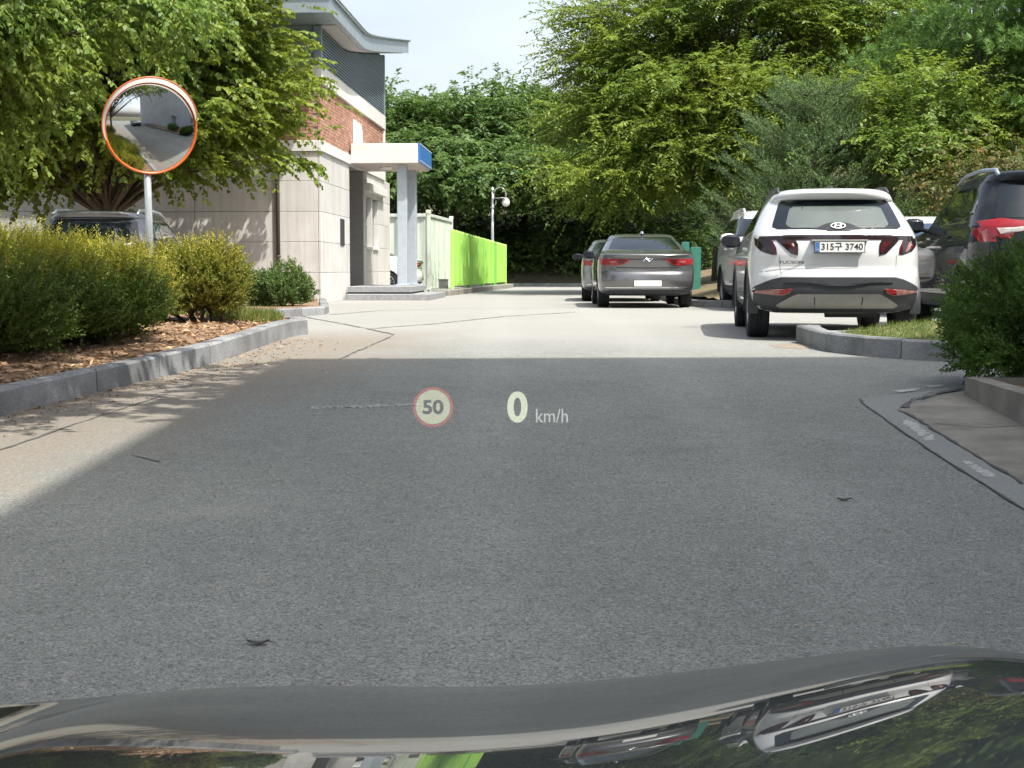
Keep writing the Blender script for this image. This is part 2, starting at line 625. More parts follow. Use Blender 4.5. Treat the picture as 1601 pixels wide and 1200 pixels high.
    m.base(m.ramp(m.noise(4, 3), [(0.3, (0.006, 0.007, 0.008)), (0.7, (0.009, 0.010, 0.011))]))
    MT['bonnet'] = m.mat
    MT['car_glass'] = plain('dark_car_glass', (0.010, 0.014, 0.018), 0.03, var=0.1, spec=0.7)
    MT['tint_glass'] = plain('tinted_rear_glass', (0.115, 0.135, 0.125), 0.04, var=0.18, vscale=1.6, spec=0.7)
    MT['blue_glass'] = plain('blue_screen_glass', (0.035, 0.055, 0.10), 0.04, var=0.1, spec=0.7)
    MT['plastic'] = plain('black_plastic_cladding', (0.035, 0.038, 0.042), 0.6, var=0.15)
    MT['skid'] = plain('grey_skid_plate', (0.30, 0.295, 0.27), 0.5, metal=0.3, var=0.1)
    MT['rubber'] = plain('tyre_rubber', (0.018, 0.019, 0.021), 0.85, var=0.25, bump=0.3)
    MT['rim'] = plain('alloy_rim', (0.42, 0.43, 0.44), 0.35, metal=0.8)
    MT['chrome'] = plain('chrome', (0.78, 0.79, 0.80), 0.12, metal=1.0, var=0.03)
    MT['smoked_lens'] = plain('smoked_lens', (0.020, 0.010, 0.011), 0.08, var=0.2, spec=0.7)
    MT['red_lens'] = plain('red_lens', (0.27, 0.010, 0.016), 0.12, var=0.25, vscale=18, spec=0.7)
    MT['dark_red_lens'] = plain('dark_red_lens', (0.075, 0.008, 0.010), 0.12, var=0.3, vscale=18)
    MT['clear_lens'] = plain('clear_lens', (0.55, 0.50, 0.47), 0.12, var=0.2, vscale=25)
    MT['pink_lens'] = plain('reflector_lens', (0.30, 0.145, 0.125), 0.2, var=0.3, vscale=16)
    MT['plate'] = plain('plate_white', (0.80, 0.80, 0.78), 0.35, var=0.02)
    MT['plate_blue'] = plain('plate_blue_band', (0.07, 0.17, 0.42), 0.35, var=0.1)
    MT['ink'] = plain('black_ink', (0.03, 0.03, 0.032), 0.5, var=0.05)
    MT['under'] = plain('car_underside', (0.025, 0.026, 0.028), 0.8)
    MT['bark'] = plain('bark', (0.085, 0.068, 0.052), 0.9, var=0.35, vscale=14, bump=0.6, bscale=30)
    MT['pale_bark'] = plain('grey_bark', (0.20, 0.18, 0.155), 0.9, var=0.3, vscale=10, bump=0.5, bscale=30)

    # display light, added over whatever lies behind it
    def hud(name, col, s):
        m = NT(name)
        m.n.remove(m.b)
        tr = m.new('ShaderNodeBsdfTransparent')
        em = m.new('ShaderNodeEmission')
        em.inputs['Color'].default_value = (*col, 1)
        em.inputs['Strength'].default_value = s
        ad = m.new('ShaderNodeAddShader')
        m.l.new(tr.outputs[0], ad.inputs[0])
        m.l.new(em.outputs[0], ad.inputs[1])
        m.l.new(ad.outputs[0], m.out.inputs['Surface'])
        return m.mat
    MT['hud_white'] = hud('display_white', (0.92, 1.0, 0.70), 0.25)
    MT['hud_disc'] = hud('display_disc', (0.95, 1.0, 0.66), 0.17)
    MT['hud_red'] = hud('display_red', (1.0, 0.10, 0.06), 0.12)
    MT['hud_unit'] = hud('display_unit', (0.85, 0.95, 0.85), 0.20)


def leaf_mat(name, stops, trans=0.3, tip=None, rough=0.5, hue_scale=0.5, hue=None):
    """leaf colour varies from leaf to leaf and slowly through the plant"""
    m = NT(name)
    g = m.new('ShaderNodeNewGeometry')
    c = m.ramp(g.outputs['Random Per Island'], stops)
    if hue is not None:
        c = m.mix(m.ramp(m.noise(hue_scale, 3, 0.6), [(0.40, 0.0), (0.65, 1.0)]), c, hue)
    if tip is not None:
        at = m.new('ShaderNodeAttribute', attribute_name='tip', attribute_type='GEOMETRY')
        c = m.mix(at.outputs['Fac'], c, tip)
    m.base(c)
    m.set(Roughness=rough)
    m.b.inputs['Specular IOR Level'].default_value = 0.35
    t = m.new('ShaderNodeBsdfTranslucent')
    m.l.new(m.mix(1.0, c, (1.0, 1.0, 0.55), 'MULTIPLY'), t.inputs['Color'])
    mx = m.new('ShaderNodeMixShader')
    mx.inputs[0].default_value = trans
    m.l.new(m.b.outputs[0], mx.inputs[1])
    m.l.new(t.outputs[0], mx.inputs[2])
    m.l.new(mx.outputs[0], m.out.inputs['Surface'])
    return m.mat


make_materials()

# ------------------------------------------------------------------ foliage
UP = np.array([0.0, 0.0, 1.0])


def nrm(a):
    return a / np.maximum(np.linalg.norm(a, axis=-1, keepdims=True), 1e-9)


def leaf_quads(P, D, N, L, W):
    """pointed leaves: base P, axis D, face normal N"""
    D = nrm(D)
    S = nrm(np.cross(D, N))
    Nn = np.cross(S, D)
    n = len(P)
    L = np.broadcast_to(np.asarray(L, float), (n,))[:, None]
    W = np.broadcast_to(np.asarray(W, float), (n,))[:, None]
    mid = P + D * L * 0.45 + Nn * L * 0.06
    V = np.stack([P, mid + S * W * 0.5, P + D * L - Nn * L * 0.10, mid - S * W * 0.5], 1).reshape(-1, 3)
    F = np.arange(n * 4).reshape(n, 4)
    return V, F


def blob_points(rng, blobs, n, shell=0.4):
    b = np.array([q[:6] for q in blobs], float)
    w = b[:, 3] * b[:, 4] * b[:, 5]
    idx = rng.choice(len(b), n, p=w / w.sum())
    d = nrm(rng.normal(size=(n, 3)))
    r = rng.random(n)[:, None] ** shell
    return b[idx, :3] + d * r * b[idx, 3:6], d, r[:, 0]


def spray_leaves(rng, O, D, ln, m, L, W, droop=0.25, flat=0.45, hang=0.25, spread=0.85):
    n = len(O)
    D = nrm(D)
    t = (np.arange(m)[None, :] + rng.random((n, m))) / m
    ln = np.asarray(ln)[:, None]
    pos = O[:, None, :] + D[:, None, :] * (ln * t)[..., None]
    pos[..., 2] -= droop * ln * t ** 2
    ax = np.repeat(D[:, None, :], m, 1).copy()
    ax[..., 2] -= 2 * droop * t
    ax = nrm(ax)
    side = nrm(np.cross(ax, UP) + 1e-4)
    sgn = np.where((np.arange(m) % 2) == 0, 1.0, -1.0)[None, :, None]
    ld = ax * 0.55 + side * sgn * spread - UP * hang + rng.normal(size=(n, m, 3)) * 0.28
    nv = UP + rng.normal(size=(n, m, 3)) * flat + ax * 0.2
    k = n * m
    sz = rng.uniform(0.65, 1.25, k)
    return leaf_quads(pos.reshape(k, 3), ld.reshape(k, 3), nv.reshape(k, 3), L * sz, W * sz)


def shoot_needles(rng, O, D, ln, m, L, W, fwd=0.7):
    n = len(O)
    D = nrm(D)
    t = (np.arange(m)[None, :] + rng.random((n, m))) / m
    ln = np.asarray(ln)[:, None]
    pos = O[:, None, :] + D[:, None, :] * (ln * t)[..., None]
    rad = rng.normal(size=(n, m, 3))
    rad -= D[:, None, :] * (rad * D[:, None, :]).sum(-1, keepdims=True)
    rad = nrm(rad)
    ld = D[:, None, :] * fwd + rad * (1.1 - 0.5 * t)[..., None]
    k = n * m
    nv = np.cross(ld, rng.normal(size=(n, m, 3)))
    sz = rng.uniform(0.7, 1.2, k) * (1.05 - 0.35 * t.reshape(k))
    return leaf_quads(pos.reshape(k, 3), ld.reshape(k, 3), nv.reshape(k, 3), L * sz, W * sz)


def limbs(rng, mb, base, top, r0, targets, n=5):
    """bent tapering limbs from the trunk line to clusters of leaves"""
    base, top = Vector(base), Vector(top)
    for p in targets:
        p = Vector(p)
        h = min(max((p.z - base.z) * 0.62 - 0.25 * math.hypot(p.x - base.x, p.y - base.y), 0.30 * (top.z - base.z)), 0.95 * (top.z - base.z))
        f = h / (top.z - base.z)
        s = base.lerp(top, f)
        mid = s.lerp(p, 0.5) + Vector((rng.normal() * 0.12, rng.normal() * 0.12, 0.10 * (p - s).length))
        r = max(r0 * (1 - 0.75 * f) * 0.38, 0.012)
        mb.tube([s, s.lerp(mid, 0.5) + Vector((0, 0, 0.03)), mid, p], [r, r * 0.75, r * 0.5, r * 0.18], n, cap=False)


def leaf_tree(name, label, cat, base, height, r0, blobs, mats, seed, nclus, nspray, m, L, W, slen, droop=0.3,
              hang=0.25, flat=0.45, clus_r=0.5, shell=0.45, group=None, lean=(0, 0), outward=1.0, nlimb=None, bark='bark', spread=0.85, rise=0.15, zf=0.45):
    """broad-leaved tree; blobs and height are relative to its base"""
    rng = np.random.default_rng(seed)
    root = empty(name, base, 0, label, cat, group)
    C, _, _ = blob_points(rng, blobs, nclus, shell)
    idx = rng.integers(0, nclus, nspray)
    O = C[idx] + rng.normal(size=(nspray, 3)) * np.array([clus_r, clus_r, clus_r * zf])
    cen = np.average(np.array([b[:3] for b in blobs], float), axis=0, weights=[b[3] * b[4] * b[5] for b in blobs])
    out = O - cen
    out[:, 2] *= 0.35
    D = nrm(nrm(out) * outward + rng.normal(size=(nspray, 3)) * 0.5 + UP * rise)
    ln = slen * rng.uniform(0.6, 1.3, nspray)
    V, F = spray_leaves(rng, O, D, ln, m, L, W, droop, flat, hang, spread)
    link_mesh('crown', fast_mesh('crown', V, F), mats, root)
    mb = MB()
    top = (lean[0], lean[1], height * 0.86)
    pts, rr = [], []
    for i in range(7):
        t = i / 6
        pts.append((lean[0] * t + rng.normal() * 0.05 * height * 0.1, lean[1] * t + rng.normal() * 0.05 * height * 0.1, height * 0.86 * t - (0.1 if i == 0 else 0)))
        rr.append(r0 * (1.25 if i == 0 else (1 - 0.85 * t)))
    mb.tube(pts, rr, 10)
    k = nlimb or min(nclus, 70)
    limbs(rng, mb, (0, 0, 0), top, r0, C[:k])
    mb.build('trunk', MT[bark], root, True)
    return root


def yew_shrub(name, label, base, blobs, mat, seed, n, m=18, ln=0.17, nl=0.035, nw=0.009, tip_lo=0.55, tip_hi=0.95, up=0.8, group=None,
              stems=9, fill=0.5, gold=1.0, zmax=None):
    """evergreen shrub of upright needle shoots; the youngest shoots at the top are yellow"""
    rng = np.random.default_rng(seed)
    root = empty(name, base, 0, label, 'shrub', group)
    P, d, r = blob_points(rng, blobs, n, 0.16)
    # keep shoots near the outside of the union of blobs
    b = np.array(blobs, float)
    q = ((P[:, None, :] - b[None, :, :3]) / b[None, :, 3:6])
    inside = (np.sqrt((q ** 2).sum(-1)) < 0.72).any(1)
    keep = (~inside) & (P[:, 2] > 0.04)
    P, d, r = P[keep], d[keep], r[keep]
    lump = np.sin(P[:, 0] * 7.1 + seed) * np.sin(P[:, 1] * 6.3 + 2 * seed) * np.sin(P[:, 2] * 8.7)
    P = P + d * (lump * 0.10)[:, None]
    zt = zmax or max(q_[2] + q_[5] for q_ in blobs)
    D = nrm(d * 0.75 + UP * up + rng.normal(size=P.shape) * 0.30)
    tip_s = np.clip((P[:, 2] / zt - tip_lo) / (tip_hi - tip_lo) + rng.normal(size=len(P)) * 0.18, 0, 1) * gold
    lens = ln * rng.uniform(0.6, 1.35, len(P)) * (1 + 0.3 * tip_s)
    V1, F1 = shoot_needles(rng, P, D, lens, m, nl, nw)
    a1 = np.clip(np.repeat(tip_s, m) * (0.35 + 0.9 * np.tile(np.linspace(0, 1, m), len(P))), 0, 1)
    k = int(n * fill)
    P2, d2, r2 = blob_points(rng, [(q_[0], q_[1], q_[2], q_[3] * 0.8, q_[4] * 0.8, q_[5] * 0.8) for q_ in blobs], k, 0.3)
    P2 = P2[P2[:, 2] > 0.12]
    V2, F2 = shoot_needles(rng, P2, nrm(rng.normal(size=P2.shape) + UP * 0.5), np.full(len(P2), ln), 8, nl * 1.5, nw * 2.0)
    V = np.concatenate([V1, V2])
    F = np.concatenate([F1, F2 + len(V1)])
    a = np.concatenate([a1, np.zeros(len(F2))])
    link_mesh('foliage', fast_mesh('foliage', V, F, a), mat, root)
    mb = MB()
    for i in range(stems):
        q_ = blobs[rng.integers(0, len(blobs))]
        e = Vector((q_[0] + rng.normal() * q_[3] * 0.4, q_[1] + rng.normal() * q_[4] * 0.4, q_[2] + q_[5] * rng.uniform(-0.1, 0.4)))
        s = Vector((q_[0] + rng.normal() * 0.10 * q_[3], q_[1] + rng.normal() * 0.10 * q_[4], -0.06))
        mb.tube([s, s.lerp(e, 0.4) + Vector((rng.normal() * 0.04, rng.normal() * 0.04, 0.05)), e], [0.022, 0.016, 0.006], 6, cap=False)
    mb.build('stem', MT['bark'], root, True)
    return root


def conifer(name, label, base, height, r_low, z_low, mat, seed, whorls, per, twig_n, ln, m, nl, nw, curve=0.25, group=None, cat='tree', up=0.6, profile=0.8):
    """spruce: trunk, whorls of boughs, each carrying bristly twigs"""
    rng = np.random.default_rng(seed)
    root = empty(name, base, 0, label, cat, group)
    mb = MB()
    mb.tube([(0, 0, -0.1), (0.02, 0, height * 0.5), (0, 0.02, height)], [0.03 * height * 0.55, 0.02 * height * 0.5, 0.008], 8)
    O, D, T = [], [], []
    for w in range(whorls):
        f = (w + rng.uniform(-0.3, 0.3)) / whorls
        z = z_low + (height - z_low) * max(f, 0)
        reach = r_low * (1 - max(f, 0)) ** profile + 0.12
        for k in range(per):
            a = 2 * math.pi * (k + rng.uniform(-0.4, 0.4)) / per + w * 1.3
            rr = reach * rng.uniform(0.75, 1.1)
            dirh = np.array([math.cos(a), math.sin(a), 0])
            p0 = np.array([0, 0, z])
            tip = p0 + dirh * rr + UP * rr * curve
            midp = p0 + dirh * rr * 0.5 - UP * rr * 0.04
            mb.tube([p0, midp, tip], [0.022, 0.014, 0.005], 5, cap=False)
            nt = max(4, int(twig_n * rr / r_low))
            t = rng.uniform(0.22, 1.0, nt)
            base_p = np.where(t[:, None] < 0.5, p0 + (midp - p0) * (t[:, None] * 2), midp + (tip - midp) * (t[:, None] * 2 - 1))
            sd = np.cross(dirh, UP)
            s = rng.choice([-1.0, 1.0], nt)[:, None]
            O.append(base_p + sd * s * rng.uniform(0, 0.30, nt)[:, None] * rr * (1.05 - t[:, None]) + rng.normal(size=(nt, 3)) * 0.03)
            D.append(dirh * 0.8 + sd * s * rng.uniform(0.2, 0.9, nt)[:, None] + UP * (up * rng.uniform(0.2, 1.2, nt))[:, None])
            T.append(np.full(nt, 1.0))
    O, D = np.concatenate(O), np.concatenate(D)
    V, F = shoot_needles(rng, O, D, ln * rng.uniform(0.7, 1.3, len(O)), m, nl, nw, 0.75)
    link_mesh('crown', fast_mesh('crown', V, F), mat, root)
    mb.build('trunk', MT['bark'], root, True)
    return root


def pine_tree(name, label, base, height, r0, blobs, mat, seed, nclus, ntuft, m, nl, nw, clus_r=0.45, group=None, flatten=0.35):
    """pine: soft clouds of long needles at the ends of level boughs"""
    rng = np.random.default_rng(seed)
    root = empty(name, base, 0, label, 'tree', group)
    C, _, _ = blob_points(rng, blobs, nclus, 0.35)
    idx = rng.integers(0, nclus, ntuft)
    off = rng.normal(size=(ntuft, 3)) * np.array([clus_r, clus_r, clus_r * flatten])
    O = C[idx] + off
    D = nrm(np.stack([off[:, 0], off[:, 1], np.abs(off[:, 2]) + 0.5 * clus_r], 1) + rng.normal(size=(ntuft, 3)) * 0.1)
    V, F = shoot_needles(rng, O, D, np.full(ntuft, 0.10), m, nl, nw, 0.8)
    link_mesh('crown', fast_mesh('crown', V, F), mat, root)
    mb = MB()
    mb.tube([(0, 0, -0.1), (0.05, 0, height * 0.5), (0, 0, height)], [r0 * 1.2, r0 * 0.7, r0 * 0.15], 9)
    limbs(rng, mb, (0, 0, 0), (0, 0, height), r0, C[:nclus])
    mb.build('trunk', MT['pale_bark'], root, True)
    return root


def blades(name, rng, P, h, w, mat, kind_parent=None, lean=0.35):
    n = len(P)
    d = nrm(UP + rng.normal(size=(n, 3)) * lean)
    s = nrm(np.cross(d, rng.normal(size=(n, 3))))
    hh = (h * rng.uniform(0.5, 1.4, n))[:, None]
    V = np.stack([P - s * w * 0.5, P + s * w * 0.5, P + d * hh], 1).reshape(-1, 3)
    F = np.arange(n * 3).reshape(n, 3)
    o = link_mesh(name, fast_mesh(name, V, F), mat)
    o['kind'] = 'stuff'
    return o


# ------------------------------------------------------------------ lettering
def text_mesh(body, size, bold=0.0, extrude=0.0015, xscale=1.0):
    cu = bpy.data.curves.new('lettering', 'FONT')
    cu.body = body
    cu.size = size
    cu.align_x = 'CENTER'
    cu.align_y = 'CENTER'
    cu.extrude = extrude
    cu.offset = bold
    ob = bpy.data.objects.new('lettering_source', cu)
    COL.objects.link(ob)
    dg = bpy.context.evaluated_depsgraph_get()
    me = bpy.data.meshes.new_from_object(ob.evaluated_get(dg))
    bpy.data.objects.remove(ob)
    bpy.data.curves.remove(cu)
    if xscale != 1.0:
        for v in me.vertices:
            v.co.x *= xscale
    me.materials.clear()
    return me


def upright(me, x=0, y=0, z=0, tilt=0.0):
    """stand lettering up to face -y"""
    me.transform(Matrix.Translation((x, y, z)) @ Matrix.Rotation(math.pi / 2 + tilt, 4, 'X'))
    return me

# ------------------------------------------------------------------ the setting
def sheet(name, xs_of_row, ys, zf, mat, kind='structure', smooth=True):
    """grid sheet: for every y a row of x positions; zf(x, y) heights (numpy)"""
    V, nx = [], None
    for y in ys:
        xs = np.asarray(xs_of_row(y), float)
        nx = len(xs)
        z = zf(xs, np.full(nx, y))
        V.append(np.stack([xs, np.full(nx, y), z], 1))
    V = np.concatenate(V)
    ny = len(ys)
    i = np.arange(ny - 1)[:, None] * nx + np.arange(nx - 1)[None, :]
    F = np.stack([i, i + 1, i + nx + 1, i + nx], -1).reshape(-1, 4)
    o = link_mesh(name, fast_mesh(name, V, F), mat, None, smooth)
    o['kind'] = kind
    return o


def lumps(x, y, s=1.0):
    return (np.sin(x * 3.1 * s + 1.7 * np.sin(y * 2.3 * s)) * np.sin(y * 2.7 * s + 1.1) + 0.5 * np.sin(x * 7.7 * s + y * 5.9 * s) * np.sin(y * 8.3 * s - x * 3.3 * s)) * 0.6


far_rows = np.concatenate([[-3000, -400, -60], np.arange(-20, 30, 0.5), np.arange(30, 90, 5), [120, 200, 500, 3000]])
sheet('ground', lambda y: np.array([-3000, -300, -60, -20, -10, 0, 10, 20, 60, 300, 3000]), far_rows, lambda x, y: zg(y) - 0.05, MT['earth'])
sheet('road', lambda y: np.linspace(-13, 16, 30), np.concatenate([np.arange(-18, 30, 0.4), np.arange(30, 66.3, 3)]), lambda x, y: zg(y), MT['asphalt'])
# rising wooded ground behind the yard
sheet('wooded_bank', lambda y: np.linspace(-60, 70, 66), np.arange(65.5, 125, 2.0),
      lambda x, y: np.clip((y - 65.5) * 0.32, -0.05, 9) + lumps(x, y, 0.25) * 0.35 - 0.05, MT['earth'])
# level yard edge at the foot of the bank
mb = MB()
mb.box(-3.0, 9.0, 65.2, 65.45, -0.2, 0.14)
o = mb.build('kerb', MT['granite']); o['kind'] = 'structure'


def ribbon(name, pts, width, mat, dz=0.004, jag=0.0, seed=1):
    rng = np.random.default_rng(seed)
    P = []
    for a, b in zip(pts[:-1], pts[1:]):
        n = max(2, int((b - a).length / 0.12))
        P += [a.lerp(b, i / n) for i in range(n)]
    P.append(pts[-1])
    mb = MB()
    V = []
    for i, p in enumerate(P):
        t = P[min(i + 1, len(P) - 1)] - P[max(i - 1, 0)]
        n = Vector((-t.y, t.x, 0)).normalized()
        w = width * 0.36 * (1 + 1.6 * jag * rng.normal())
        c = p + n * jag * width * rng.normal() * 0.6
        for s in (-1, 1):
            q = c + n * s * max(w, 0.003)
            V.append((q.x, q.y, float(zg(q.y)) + dz))
    mb.add(V, [(2 * i, 2 * i + 1, 2 * i + 3, 2 * i + 2) for i in range(len(P) - 1)])
    o = mb.build(name, mat)
    o['kind'] = 'structure'
    return o


def patch(name, px, mat, dz, sub=22):
    """worn painted mark between four pixel corners, its edges frayed"""
    rng = np.random.default_rng(int(px[0][0]))
    a, b, c, d = [G(*p) for p in px]
    V, F = [], []
    for i in range(sub + 1):
        l, r = a.lerp(d, i / sub), b.lerp(c, i / sub)
        e0, e1 = rng.uniform(-0.04, 0.26), rng.uniform(-0.04, 0.26)
        taper = 0.35 * max(0.0, 1 - min(i, sub - i) / 2.5)
        for q in (l.lerp(r, e0 + taper * rng.random()), r.lerp(l, e1 + taper * rng.random())):
            V.append((q.x, q.y, float(zg(q.y)) + dz))
    for i in range(sub):
        if rng.random() > 0.10:
            F.append((2 * i, 2 * i + 1, 2 * i + 3, 2 * i + 2))
    mb = MB()
    mb.add(V, F)
    o = mb.build(name, mat)
    o['kind'] = 'structure'
    return o


# gutter, apron and worn edge line on the right
gl = [G(1345, 624), G(1350, 632), G(1365, 643), G(1456, 706), G(1601, 798)]
gr = [G(1460, 611), G(1404, 640), G(1425, 650), G(1500, 697), G(1601, 757)]
gl.append(gl[-1] + (gl[-1] - gl[-2]) * 4)
gr.append(gr[-1] + (gr[-1] - gr[-2]) * 4)
mb = MB()
V = []
for i, (a, b) in enumerate(zip(gl, gr)):
    for k in range(5):
        q = a.lerp(b, k / 4)
        V.append((q.x, q.y, float(zg(q.y)) + 0.004))
mb.add(V, [(5 * i + k, 5 * i + k + 1, 5 * i + k + 6, 5 * i + k + 5) for i in range(5) for k in range(4)])
o = mb.build('gutter', MT['gutter']); o['kind'] = 'structure'
ap = gr[1:]
mb = MB()
V = []
for q in [G(1505, 612)] + ap:
    for k in range(8):
        x = q.x + (3.75 - q.x) * k / 7
        V.append((x, q.y, float(zg(q.y)) + (0.010 if k else 0.006)))
mb.add(V, [(8 * i + k, 8 * i + k + 1, 8 * i + k + 9, 8 * i + k + 8) for i in range(len(ap)) for k in range(7)])
o = mb.build('concrete_apron', MT['concrete']); o['kind'] = 'structure'
for q in ([(1406, 660), (1420, 653), (1467, 686), (1449, 692)], [(1501, 722), (1516, 720), (1562, 745), (1541, 750)],
          [(1390, 612), (1439, 606), (1442, 610.5), (1394, 616)], [(1443, 604), (1476, 601.5), (1478, 604.5), (1446, 607.5)]):
    patch('edge_line', q, MT['white_line'], 0.0062)
ribbon('pavement_crack', [G(1409, 639), G(1425, 627), G(1440, 624), G(1470, 615), G(1506, 609)], 0.05, MT['crack'], 0.013, 0.35, 3)
ribbon('pavement_crack', [G(1345, 624), G(1350, 632), G(1365, 643), G(1456, 706), G(1601, 798)], 0.018, MT['crack'], 0.008, 0.3, 4)
ribbon('pavement_crack', [G(1404, 642), G(1425, 651), G(1500, 698), G(1601, 758)], 0.03, MT['crack'], 0.012, 0.3, 5)
ribbon('pavement_crack', [G(1460, 664), G(1540, 671), G(1600, 668)], 0.014, MT['crack'], 0.013, 0.3, 6)
# cracks in the sunlit yard
ribbon('pavement_crack', [G(440, 487), G(490, 498), G(540, 507), G(575, 514), G(616, 523)], 0.055, MT['crack'], 0.004, 0.25, 7)
ribbon('pavement_crack', [G(616, 523.5), G(600, 531), G(575, 542), G(550, 553), G(530, 562)], 0.035, MT['crack'], 0.004, 0.3, 8)
ribbon('pavement_crack', [G(578, 514), G(681, 506), G(790, 494.5), G(900, 488)], 0.06, MT['crack'], 0.0045, 0.2, 9)
ribbon('pavement_crack', [G(514, 492), G(587, 486), G(712, 482), G(905, 481)], 0.06, MT['crack'], 0.004, 0.2, 10)
ribbon('pavement_crack', [G(0, 704), G(120, 662), G(250, 620)], 0.02, MT['crack'], 0.004, 0.5, 11)
ribbon('pavement_crack', [G(205, 712), G(250, 722)], 0.012, MT['crack'], 0.004, 0.5, 12)
# broken ridge across the shaded road
rng = np.random.default_rng(5)
mb = MB()
p0, p1 = G(486, 638), G(652, 633)
for i in range(150):
    t = rng.random()
    p = p0.lerp(p1, t)
    s = rng.uniform(0.006, 0.028)
    x, y = p.x + rng.normal() * 0.02, p.y + rng.normal() * 0.035
    a = rng.random() * 6.28
    z = float(zg(y))
    pts = [(x + s * math.cos(a + k * 2.1) * rng.uniform(0.6, 1.5), y + s * math.sin(a + k * 2.1), z + 0.002) for k in range(3)]
    mb.add(pts + [(x, y, z + s * 0.55)], [(0, 1, 3), (1, 2, 3), (2, 0, 3)])
o = mb.build('road_chippings', MT['chip']); o['kind'] = 'stuff'
ribbon('pavement_crack', [G(480, 637), G(560, 637), G(655, 633.5)], 0.03, MT['crack'], 0.0015, 0.6, 13)


# ------------------------------------------------------------------ kerbs: every stone on its own
def resample(path, step):
    P = [Vector((p[0], p[1])) for p in path]
    out = [P[0]]
    for a, b in zip(P[:-1], P[1:]):
        n = max(1, int(round((b - a).length / step)))
        out += [a.lerp(b, i / n) for i in range(1, n + 1)]
    return out


def kerb(path, stone, width, h, side=1, name='kerb', step=0.1, gap=0.012, zbase=None):
    """path: front foot line (x, y); side=+1 puts the body of the kerb on the left of the path"""
    root = empty(name, (0, 0, 0), kind='structure')
    P = resample(path, step)
    N = []
    for i in range(len(P)):
        t = (P[min(i + 1, len(P) - 1)] - P[max(i - 1, 0)]).normalized()
        N.append(Vector((-t.y, t.x)) * side)
    d, start = 0.0, 0
    for i in range(1, len(P)):
        d += (P[i] - P[i - 1]).length
        if d >= stone or i == len(P) - 1:
            seg = list(range(start, i + 1))
            idx = [seg[0], *seg[1:-1], seg[-1]]
            if len(idx) > 4 and (P[idx[0]] - P[idx[-1]]).length > 0.995 * d:
                idx = [idx[0], idx[-1]]
            V, F = [], []
            dz = random.uniform(-0.004, 0.006)
            dn = random.uniform(-0.006, 0.006)
            for j, k in enumerate(idx):
                p = P[k].copy()
                t = (P[min(k + 1, len(P) - 1)] - P[max(k - 1, 0)]).normalized()
                if j == 0: p += t * gap * 0.5
                if j == len(idx) - 1: p -= t * gap * 0.5
                n = N[k]
                zb = float(zg(p.y)) if zbase is None else zbase
                f0 = p + n * dn
                c = 0.018
                for q, z in ((f0, zb - 0.1), (f0 + n * 0.008, zb + h + dz - c), (f0 + n * (c + 0.008), zb + h + dz),
                             (p + n * (width - c), zb + h + dz), (p + n * width, zb + h + dz - c), (p + n * width, zb - 0.1)):
                    V.append((q.x, q.y, z))
            m = len(idx)
            for j in range(m - 1):
                for k in range(5):
                    a = j * 6 + k
                    F.append((a, a + 1, a + 7, a + 6) if side < 0 else (a, a + 6, a + 7, a + 1))
            F.append(tuple(range(6)) if side > 0 else tuple(range(5, -1, -1)))
            e = (m - 1) * 6
            F.append(tuple(e + k for k in (range(5, -1, -1) if side > 0 else range(6))))
            me = bpy.data.meshes.new('kerb_stone')
            me.from_pydata(V, [], F)
            me.update()
            link_mesh('kerb_stone', me, MT['granite'], root)
            d, start = 0.0, i
    return root


KL = [G(0, 650), G(200, 602), G(319, 573), G(380, 552), G(462, 525)]
dirk = (KL[1] - KL[0]).normalized()
kl_path = [(KL[0] - dirk * 14).xy[:], *[p.xy[:] for p in KL]]
e = Vector(kl_path[-1])
corner = [(e.x + 0.10, e.y + 0.35), (e.x + 0.02, e.y + 0.75), (e.x - 0.25, e.y + 1.05), (e.x - 0.8, e.y + 1.25), (e.x - 7, e.y + 2.2)]
kerb(kl_path + corner, 1.0, 0.17, 0.185, 1)


def left_edge(y):
    pts = kl_path + corner
    for a, b in zip(pts[:-1], pts[1:]):
        if a[1] <= y <= b[1]:
            return a[0] + (b[0] - a[0]) * (y - a[1]) / max(b[1] - a[1], 1e-6)
    return pts[-1][0]


def bed_x(y):
    e_ = left_edge(y) - 0.165
    return e_ - (np.linspace(0, 1, 60) ** 1.4) * (13 + e_)


BED_END = e.y + 2.15


def bed_z(x, y):
    ed = np.array([left_edge(v) - 0.165 for v in np.atleast_1d(y)])
    d = np.clip(ed - x, 0, 3)
    return zg(y) + 0.150 + np.clip(d, 0, 0.5) * 0.12 + lumps(x, y, 1.6) * 0.022 * np.clip(d * 6, 0, 1)


sheet('planting_bed_soil', bed_x, np.concatenate([np.arange(-3.5, 9, 0.4), np.arange(9, BED_END, 0.12)]), bed_z, MT['soil'])
rng = np.random.default_rng(21)
n = 5200
yy = rng.uniform(9, BED_END - 0.05, n)
xx = np.array([left_edge(v) for v in yy]) - 0.2 - rng.random(n) ** 1.5 * 3.2
P = np.stack([xx, yy, bed_z(xx, yy) + 0.008], 1)
V, F = leaf_quads(P, rng.normal(size=(n, 3)) * [1, 1, 0.22], UP + rng.normal(size=(n, 3)) * 0.45, rng.uniform(0.03, 0.09, n), rng.uniform(0.012, 0.04, n))
lit = leaf_mat('dry_litter', [(0, (0.16, 0.085, 0.045)), (0.4, (0.34, 0.20, 0.11)), (0.75, (0.45, 0.29, 0.17)), (1, (0.55, 0.42, 0.28))], 0.1, rough=0.8)
o = link_mesh('leaf_litter', fast_mesh('leaf_litter', V, F), lit); o['kind'] = 'stuff'
